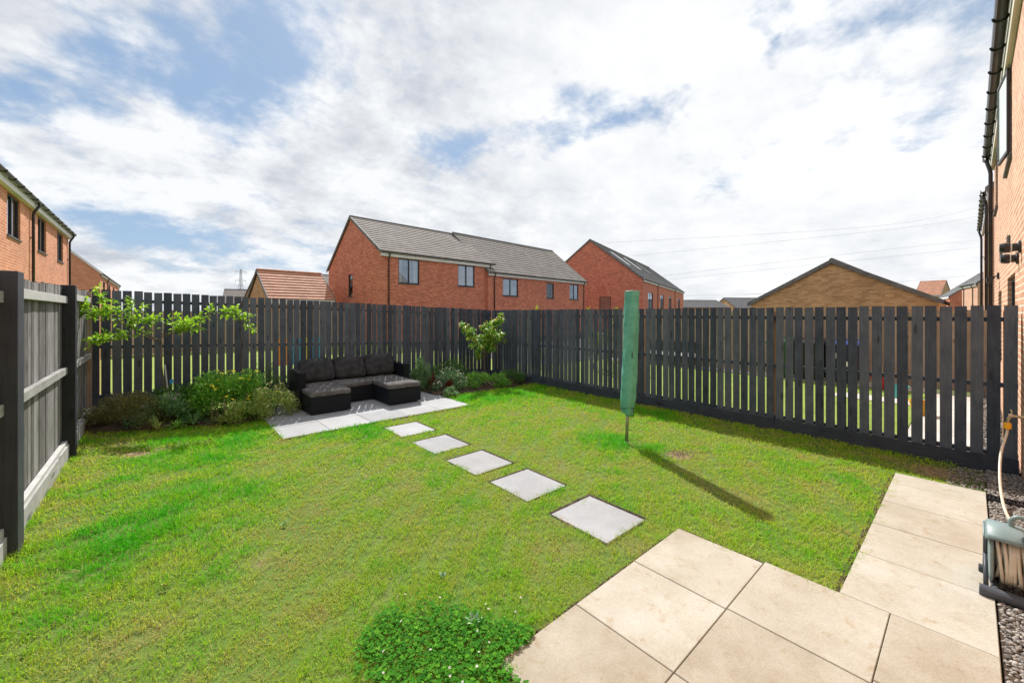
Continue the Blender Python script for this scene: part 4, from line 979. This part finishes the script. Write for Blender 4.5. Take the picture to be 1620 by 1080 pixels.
tree('apple_tree', 'young apple tree with spreading bright leafy arms in front of the left back fence', (.02, 7.95, 0),
     [((-.01, 0, 1.18), (-1.0, -.12, 1.66), .07, .012, 1.2), ((0, 0, 1.20), (-.72, -.18, 1.16), .10, .010, 1.35), ((0, 0, 1.28), (.62, .02, 1.62), -.05, .011, 1.0), ((0, 0, 1.25), (.34, -.1, 1.44), .02, .007, 1.1), ((0, 0, 1.3), (-.22, -.08, 1.52), .0, .007, 1.1), ((.9, -.05, 1.5), (1.14, -.08, 1.34), .03, .005, 1.2), ((.45, .0, 1.50), (1.02, -.05, 1.50), .10, .008, 1.5),
      ((-.08, 0, 1.30), (-.36, -.02, 1.74), -.03, .008, .9), ((.02, 0, 1.22), (.42, -.14, 1.30), .06, .008, 1.1), ((-.55, -.05, 1.47), (-1.12, -.1, 1.50), .05, .006, 1.4), ((.0, 0, 1.3), (.08, 0, 1.52), 0, .006, .7), ((-.35, -.05, 1.38), (-.62, -.1, 1.78), 0, .006, 1.0)],
     .074, .038, 'appleleaf', 56, ([(.06, .02, 0), (.03, .01, .4), (-.01, 0, .9), (0, 0, 1.32)], [.016, .014, .012, .008]), 21, .05, .12, (.55, .2))
st = MB(); st.tube([(.12, 7.88, .15), (.055, 7.90, .95)], .011, 8)
tag(st.build('tree_stake', M['raw_h'], smooth=True), 'thin pale wooden stake leaning beside the apple tree trunk', 'stake')
m = MB(); m.box(.11, .15, 7.86, 7.866, .67, .73)
tag(m.build('plant_tag', mat('blue plastic tag', (.02, .22, .6), .4, noisy([(.015, .2, .55), (.03, .25, .65)], 9))), 'small blue plastic tag hanging by the apple tree stake', 'tag')
# cherry by the back corner
tree('cherry_tree', 'young cherry tree with drooping bright leaves in the back corner right of the sofa', (5.98, 7.85, 0),
     [((0, 0, .62), (-.62, -.05, 1.42), .06, .010, 1.1), ((0, 0, .70), (.42, -.1, 1.58), .04, .010, 1.3), ((0, 0, .68), (-.10, -.1, 1.42), .0, .009, 1.2), ((0, 0, .58), (.52, .0, 1.25), .06, .008, 1.0),
      ((0, 0, .50), (-.40, -.1, .92), .05, .007, 1.0), ((.1, 0, .9), (.70, .1, 1.0), .06, .006, .6), ((0, 0, .8), (.15, -.1, 1.5), 0, .008, 1.1), ((0, 0, .6), (.12, -.15, .95), 0, .007, 1.1)],
     .105, .042, 'cherryleaf', 62, ([(0, 0, 0), (.01, 0, .3), (0, 0, .75)], [.018, .015, .010]), 33, .05, .55, (.5, .22))
# left bed planting
shrub('heather', 'low brownish heather mound at the left corner of the bed by the grey fence', 'shrub', (-.33, 7.72), .46, .36, .38, 7500, .035, .010, 'brownleaf', seed=1, upright=.5, clumps=22)
shrub('yellow_flower_shrub', 'large rounded green shrub dotted with yellow flowers beside the sofa bed', 'shrub', (.83, 8.02), .72, .42, .64, 8500, .055, .026, 'midleaf', seed=2, flw=('y', 95, 1.15, .4), clumps=26)
shrub('leafy_shrub', 'dark glossy leafy shrub behind the mauve flowers at the foot of the apple tree', 'shrub', (.22, 8.0), .42, .36, .42, 3600, .060, .026, 'darkleaf', seed=3, clumps=18)
shrub('scabious', 'grey green perennial with a few mauve pink flower heads under the apple tree', 'flower plant', (.02, 7.72), .36, .22, .34, 1800, .07, .010, 'greyleaf', seed=4, flw=('p', 9, 1.0, .6), upright=1.2)
shrub('cream_flower_shrub', 'cream flowering variegated shrub spilling onto the left corner of the grey patio', 'shrub', (1.42, 7.62), .36, .34, .44, 3600, .034, .014, 'varleaf', seed=5, flw=('c', 85, .9, .3), clumps=24, upright=.9)
shrub('cream_flower_shrub', 'pale green and cream shrub between the yellow flowered bush and the patio', 'shrub', (1.02, 7.55), .34, .22, .30, 2400, .040, .014, 'varleaf', seed=6, flw=('c', 20, .7, .3), upright=.9)
shrub('wispy_shrub', 'dark wispy feathery plant standing against the fence left of the sofa', 'shrub', (1.42, 8.36), .34, .16, .78, 2400, .06, .008, 'darkleaf', seed=7, upright=1.5, clumps=20, cs=.16)
# strap-leaved plants
def straps(name, label, cat, loc, n, L, w, leafmat, seed, arch=.6, spread=1.0):
    r = np.random.default_rng(seed); z0 = float(gz(*loc)); root = empty(name, (loc[0], loc[1], z0+.01), 0, label, cat); V = []; F = []; T = []
    for k in range(n):
        a = r.uniform(0, 6.28); el = r.uniform(.5, 1.35); ll = L*r.uniform(.6, 1.1); tt = r.random(); ww = w*r.uniform(.7, 1.2); b = len(V)
        for i in range(7):
            f = i/6; rad = ll*f*math.cos(el)*spread; z = ll*(f*math.sin(el)-arch*.5*f*f); wi = ww*math.sin(math.pi*min(1, .25+f*.75))*.5+.0006
            c = (math.cos(a)*rad, math.sin(a)*rad, max(z, .004)); s = (-math.sin(a)*wi, math.cos(a)*wi)
            V += [(c[0]+s[0], c[1]+s[1], c[2]+wi*.3), (c[0]-s[0], c[1]-s[1], c[2]+wi*.3)]; T += [tt, tt]
            if i: q = b+2*i; F.append((q-2, q-1, q+1, q))
    mesh_obj('foliage', V, F, M[leafmat], root, tint=T, smooth=True); return root
straps('strap_leaf_plant', 'pale strap leaved plant with yellowing tips in front of the heather', 'plant', (-.02, 7.45), 15, .30, .035, 'varleaf', 41, .5)
straps('day_lily', 'clump of arching narrow green leaves below the apple tree stake', 'plant', (.38, 7.62), 70, .42, .012, 'greyleaf', 42, .8)
straps('sedge', 'tufted green and straw coloured sedge at the front of the left bed', 'plant', (.72, 7.56), 120, .34, .008, 'varleaf', 43, .9)
straps('day_lily', 'second small clump of arching leaves nearer the strap leaved plant', 'plant', (.18, 7.50), 45, .28, .012, 'midleaf', 44, .9)
r_ = MB()
for k in range(9):
    x, y = random.uniform(.55, .95), random.uniform(7.45, 7.6); a = random.uniform(-.12, .12); r_.tube([(x, y, .12), (x+a*.5, y, .28), (x+a, y-.02, .44+random.uniform(-.1, .05))], [.006, .004, .002], 5)
tag(r_.build('dry_stalks', M['dry'], smooth=True), 'dry straw coloured dead stalks in front of the yellow flowered shrub', 'stalks')
# right bed planting
shrub('tall_green_plant', 'tall upright leafy green plant directly right of the sofa arm', 'plant', (4.42, 8.0), .30, .26, .66, 3600, .06, .016, 'greyleaf', seed=8, upright=1.4, clumps=20, cs=.17)
shrub('white_flower_shrub', 'low shrub covered in small white flowers right of the seating patio', 'shrub', (4.78, 7.55), .40, .28, .42, 3600, .034, .012, 'greyleaf', seed=9, flw=('w', 95, 1.15, .3), clumps=26, upright=.9)
shrub('red_foliage_plant', 'dark red leaved clump at the front of the white flowered shrub', 'plant', (4.62, 7.28), .14, .10, .24, 700, .03, .016, 'redleaf', seed=10, clumps=9, upright=1)
shrub('red_foliage_plant', 'small red leaved clump behind and left of the white flowers', 'plant', (4.44, 7.66), .12, .10, .36, 500, .03, .016, 'redleaf', seed=11, clumps=8, upright=1)
shrub('low_green_shrub', 'low bright green shrub in the bed under the cherry tree', 'shrub', (5.50, 7.55), .42, .30, .28, 3600, .034, .014, 'midleaf', seed=12, clumps=22)
shrub('low_green_shrub', 'darker low mound at the far right end of the back bed', 'shrub', (6.35, 7.30), .40, .32, .30, 4200, .028, .010, 'darkleaf', seed=13, clumps=22)
shrub('low_green_shrub', 'small tangled green plant between the bright shrub and the dark mound', 'shrub', (5.95, 7.25), .30, .22, .28, 1900, .034, .012, 'midleaf', seed=14, clumps=16)
shrub('dark_shrub', 'dark leafy shrub with few pale blooms standing behind the white flowers', 'shrub', (5.1, 8.15), .55, .26, .52, 3200, .05, .018, 'darkleaf', seed=15, flw=('w', 10, 1.1, .5), clumps=20)
shrub('low_green_shrub', 'sparse green edging plant at the back right corner of the grey patio', 'shrub', (4.50, 7.08), .20, .14, .16, 700, .03, .012, 'greyleaf', seed=16, clumps=12)
# bushes beyond the fences, only their tops in view
for (px, D, h, rr, mt_, lab, sd) in ((846, 13.5, 1.82, .36, 'yleaf', 'yellow green bush top showing over the corner of the fence', 51), (937, 12.4, 1.74, .34, 'yleaf', 'pale leafy bush top left of the green dryer cover, over the fence', 52), (972, 12.4, 1.77, .26, 'yleaf', 'pale leafy bush top nearest the green dryer cover, over the fence', 53)):
    x, y, _ = at(px, D); shrub('garden_bush', lab, 'shrub', (x, y), rr, rr, h, 1800, .07, .035, mt_, seed=sd, upright=.8, clumps=24, cs=.10, group='bush tops beyond the fences')

# ------------------------------------------------------------------ grass
M['grass'] = mat('grass blade', rough=.6, spec=.12, build=foliage([(0, (.46, .38, .20)), (.14, (.43, .46, .10)), (.40, (.36, .52, .035)), (.64, (.18, .47, .012)), (1, (.06, .42, .008))], .45))
def fbm(x, y, s, seed):
    r = np.random.default_rng(seed); v = np.zeros_like(x); a = 1; tot = 0
    for o in range(4):
        for _ in range(4):
            th = r.uniform(0, 6.28); f = s*(2**o)*r.uniform(.7, 1.3); v += a*np.sin((x*np.cos(th)+y*np.sin(th))*f*6.28+r.uniform(0, 6.28)); 
        tot += a*2; a *= .62
    return v/tot
def rectd(x, y, x0, x1, y0, y1):
    return np.maximum(np.maximum(x0-x, x-x1), np.maximum(y0-y, y-y1))
def blocked(x, y, pad):
    d_ = np.minimum.reduce([rectd(x, y, 1.25, 3.10, -.2, 1.52), rectd(x, y, -2, 5.92, -.5, .52), rectd(x, y, 1.27, 4.36, 6.175, 9)])
    s = np.full_like(x, 9.)
    for (a, b) in stone_y:
        s = np.minimum(s, rectd(x, y, 2.52, 3.04, a, b))
    bd = np.zeros_like(x, dtype=bool)
    bd |= (x < 1.3) & (y > 7.56+.05*np.sin(x*5)); bd |= (x > 4.33) & (y > 7.20-.10*(x-4.3)+.05*np.sin(x*6))
    g_ = (y < -.1) | ((x > 5.9) & (y < .12))
    return d_, s, bd | g_
def make_grass():
    r = np.random.default_rng(5); X = []; Y = []
    N = 900000
    x = r.uniform(-.80, 6.80, N); y = r.uniform(-.1, 8.0, N)
    dist = np.hypot(x, y); D = SI*x+CO*y; lat = CO*x-SI*y
    vis = (D > 1.5) & (np.abs(lat) < 1.34*D+.35)
    dens = np.clip(2.6/np.maximum(dist, 1.6), .26, 1.0)**1.15*np.where(vis, 1, .12)
    b = blob(x, y, bare); f2 = fbm(x, y, 1.4, 8); l = blob(x, y, lush)
    dens *= (1-.9*b)*np.clip(.78+.65*fbm(x, y, 2.5, 77)+.75*fbm(x, y, 8, 78), .10, 1)
    keep = r.random(N) < dens
    d_, s, bl = blocked(x, y, 0)
    edge_j = .020*fbm(x, y, 3.5, 3)+.014*fbm(x, y, 9, 13)+r.normal(0, .004, N)
    # soil line on the far edges of slabs; blades lap over the near edges
    for (a, b_) in stone_y:
        far = (x > 2.48) & (x < 3.078) & (y > a-.03) & (y < b_+.036+.008*fbm(x, y, 8, 2)) & ((y > b_-.03) | (x > 3.00))
        keep &= ~(far & (r.random(N) < .985))
    nearpat = (y < 6.3) & (y > 5.9)
    keep &= np.where(nearpat, d_ > -.022+edge_j*1.6, d_ > -.014+edge_j*2.0) & (s > -.020+edge_j*1.2) & ~bl
    keep |= (r.random(N) < .8) & (np.hypot(x-3.10, y-1.52) < .085) & (np.hypot(x-3.03, y-1.45) > .055) & (x > 3.0) & (y > 1.42) & vis
    x, y, dist, l, b, f2 = x[keep], y[keep], dist[keep], l[keep], b[keep], f2[keep]; n = len(x)
    f1 = fbm(x, y, .5, 4); f3 = fbm(x, y, 3.2, 6)
    lv = np.clip(l, 0, 1)
    h = (.022+.022*lv+.008*f1+.006*f3)*r.uniform(.55, 1.35, n)*np.clip(.85+dist*.05, .9, 1.25)
    h *= 1+.9*np.exp(-np.maximum(x+.72, 0)/.10)+.6*np.exp(-np.maximum(6.76-x, 0)/.10)
    w = np.clip(.0021+.00075*(dist-1.5), .0021, .0075)*r.uniform(.75, 1.3, n)
    tint = np.clip(.36+.54*lv+.18*f1+.26*f2+.20*f3-.32*b+r.normal(0, .13, n), 0, 1)
    dead = r.random(n) < np.clip(.10-.08*lv+.16*b+.08*f3, .01, .5); tint[dead] = r.uniform(0, .2, dead.sum())
    a = r.uniform(0, 6.283, n); lean = r.uniform(.25, 2.0, n)*h*np.where(dead, 1.5, 1); h = np.where(dead, h*.55, h)
    dx, dy = np.cos(a), np.sin(a); a2 = a+np.pi/2+r.uniform(-.5, .5, n); sx, sy = np.cos(a2)*w/2, np.sin(a2)*w/2
    z = gz(x, y)-.006
    B = np.stack([x, y, z], 1); S = np.stack([sx, sy, np.zeros(n)], 1); Mi = B+np.stack([dx*lean*.35, dy*lean*.35, h*.6], 1); T = B+np.stack([dx*lean, dy*lean, h], 1)
    V = np.stack([B-S, B+S, Mi+S*.8, Mi-S*.8, T], 1).reshape(-1, 3); k = (np.arange(n)*5)[:, None]
    F = np.concatenate([k+[0, 1, 2], k+[0, 2, 3], k+[3, 2, 4]], 1).reshape(-1, 3)
    print('grass blades', n)
    return tag(mesh_obj('grass', V, F, M['grass'], tint=np.repeat(tint, 5)), kind='stuff')
make_grass()
# clover
def clover():
    r = np.random.default_rng(9); n = 7000; x = r.uniform(.35, 1.62, n*2); y = r.uniform(1.1, 2.35, n*2)
    f = fbm(x, y, 1.1, 12); dd = ((x-1.04)/.30)**2+((y-1.74)/.37)**2; d_, s, bl = blocked(x, y, 0)
    kp = (r.random(n*2) < np.clip(2.3-1.35*dd+1.8*f, 0, .85)) & (d_ > -.012) | ((dd < 1.7) & (r.random(n*2) < .10) & (d_ > .01)); x, y = x[kp], y[kp]; n = len(x)
    hh = r.uniform(.014, .040, n); parts = []
    cx = np.stack([x, y, gz(x, y)+hh], 1); a0 = r.uniform(0, 6.28, n); t = np.clip(r.normal(.45, .25, n), 0, 1); L = r.uniform(.006, .015, n)
    for j in range(3):
        a = a0+j*2.094; ax = np.stack([np.cos(a), np.sin(a), np.full(n, .12)], 1)
        parts.append(leaves(cx, ax, L, L*1.05, t, r, fold=.12, droop=.08, up=np.tile([0, 0, 3.0], (n, 1))))
    m = mat('clover leaf', rough=.75, spec=.08, build=foliage(ev([(.02, .12, .008), (.05, .22, .012), (.14, .38, .025)]), .3))
    return tag(leafobj('clover', parts, m), kind='stuff')
cl = clover()
M['clfl'] = M['petw']
pts = [(640, 935), (768, 950), (772, 958), (755, 992), (773, 1010), (757, 1026), (710, 1050), (711, 1063), (731, 1072), (640, 1077), (606, 1025), (634, 977), (823, 940), (605, 1060), (695, 940), (815, 962), (680, 1022), (754, 1048)]
for i, (px, py) in enumerate(pts):
    D = FPX*(CAMH-.07)/(py-495); x, y, _ = at(px, D); z = float(gz(x, y))
    m = MB(); m.tube([(x, y, z), (x+.003, y, z+.05)], .0012, 5); m.build('flower_stalk', M['stem'], cl)
    flowers(cl, [(x+.003, y, z+.050)], 'k', .72, .3)
# grey thistle rosette
straps('thistle', 'pale grey green thistle rosette at the edge of the sand patio', 'weed', (1.30, 1.80), 16, .075, .018, 'greyleaf', 71, .5)
for (px, py, lab) in ((262, 948, 'small flat lettuce green weed leaf in the lawn left of the clover'), (450, 833, 'little grey green rosette weed in the middle of the left lawn'), (700, 915, 'tiny pale weed in the lawn above the clover patch')):
    D = FPX*CAMH/(py-495); x, y, _ = at(px, D); straps('weed', lab, 'weed', (x, y), 8, .045, .016, 'yleaf' if px == 262 else 'greyleaf', px, .5)
# leaf litter & soil crumbs along the slab edges
def crumbs():
    r = np.random.default_rng(31); xs_, ys_ = [], []
    for (a, b) in stone_y:
        n = 130; xs_.append(r.uniform(2.50, 3.07, n)); ys_.append(b+.014+r.normal(0, .008, n)); xs_.append(3.052+r.normal(0, .008, n)); ys_.append(r.uniform(a, b, n))
    n = 260; xs_.append(r.uniform(1.24, 3.12, n)); ys_.append(1.535+r.normal(0, .007, n)); xs_.append(r.uniform(3.12, 5.9, n)); ys_.append(.54+r.normal(0, .007, n)); xs_.append(1.235+r.normal(0, .007, n)); ys_.append(r.uniform(.2, 1.5, n)); xs_.append(3.115+r.normal(0, .006, n)); ys_.append(r.uniform(.53, 1.52, n))
    n = 400; xs_.append(4.75+r.normal(0, .13, n)); ys_.append(2.33+r.normal(0, .10, n))
    x = np.concatenate(xs_); y = np.concatenate(ys_); n = len(x); s = r.uniform(.003, .008, n); P = np.stack([x, y, gz(x, y)+.001], 1)
    t = np.array([(1, 0, 0), (-.5, .87, 0), (-.5, -.87, 0), (0, 0, 1.0)])
    V = P[:, None]+t[None]*s[:, None, None]*r.uniform(.6, 1.4, (n, 4, 1)); k = (np.arange(n)*4)[:, None]
    F = np.concatenate([k+[0, 1, 3], k+[1, 2, 3], k+[2, 0, 3]], 1).reshape(-1, 3)
    tag(mesh_obj('soil_crumbs', V.reshape(-1, 3), F, M['soil'], tint=np.repeat(r.random(n), 4)), kind='stuff')
crumbs()

# ------------------------------------------------------------------ pylons and power lines
M['steel'] = mat('grey lattice steel', (.28, .30, .32), .6, noisy([(.25, .27, .29), (.33, .35, .37)], .5))
M['wire'] = mat('grey cable', (.30, .31, .33), .6, noisy([(.27, .28, .3), (.34, .35, .37)], .5))
x, y, _ = at(381, 300); py_ = empty('pylon', (x, y, 0), R(35), 'distant grey lattice electricity pylon left of the terracotta garage', 'pylon')
def lattice(m, w0, w1, z0, z1, n, th):
    for i in range(n):
        a, b = i/n, (i+1)/n; wa_, wb_ = w0+(w1-w0)*a, w0+(w1-w0)*b; za, zb2 = z0+(z1-z0)*a, z0+(z1-z0)*b
        c = [(-1, -1), (1, -1), (1, 1), (-1, 1)]
        for k in range(4):
            p, q = c[k], c[(k+1) % 4]
            m.tube([(p[0]*wa_, p[1]*wa_, za), (p[0]*wb_, p[1]*wb_, zb2)], th, 4); m.tube([(p[0]*wa_, p[1]*wa_, za), (q[0]*wb_, q[1]*wb_, zb2)], th*.6, 4); m.tube([(q[0]*wa_, q[1]*wa_, za), (p[0]*wb_, p[1]*wb_, zb2)], th*.6, 4)
m = MB(); lattice(m, 3.2, .7, 0, 24, 7, .14); lattice(m, .7, .35, 24, 34.5, 6, .12); m.build('tower', M['steel'], py_)
for z in (18.5, 25.5, 32):
    m = MB()
    for s in (-1, 1): m.tube([(s*.5, 0, z), (s*4.6, 0, z+.3)], .12, 4); m.tube([(s*.5, 0, z+1.5), (s*4.6, 0, z+.35)], .09, 4); m.tube([(s*4.6, 0, z+.3), (s*4.6, 0, z-1.6)], .10, 4)
    m.build('crossarm', M['steel'], py_)
wires = [((1545, 328), (1360, 360), (960, 384)), ((1545, 342), (1400, 364), (1000, 405)), ((1545, 382), (1400, 395), (1050, 436)), ((1545, 393), (1400, 407), (1060, 442)), ((1545, 436), (1420, 446), (1090, 474)), ((1545, 450), (1440, 456), (1085, 468))]
for i, w3 in enumerate(wires):
    P3 = []
    for (px, py), D in zip(w3, (95, 115, 160)):
        if D == 95: px, py = px+22, py-4
        P3.append(Vector(at(px, D, CAMH+(495-py)*D/FPX)))
    a, b, c = P3
    pts = smooth_path([a, b, c], 10); m = MB(); m.tube(pts, [.012+.022*min(1, k/len(pts)) for k in range(len(pts))], 5)
    tag(m.build('power_line', M['wire']), ('topmost', 'second from top', 'third from top', 'fourth from top', 'fifth from top', 'lowest')[i]+' thin overhead power line crossing the sky toward the right hand house', 'power line', 'overhead power lines at the right')

# ------------------------------------------------------------------ render settings
SC.render.engine = 'CYCLES'; SC.cycles.max_bounces = 6; SC.cycles.diffuse_bounces = 3; SC.cycles.transparent_max_bounces = 8
SC.render.resolution_x = 1024; SC.render.resolution_y = 682
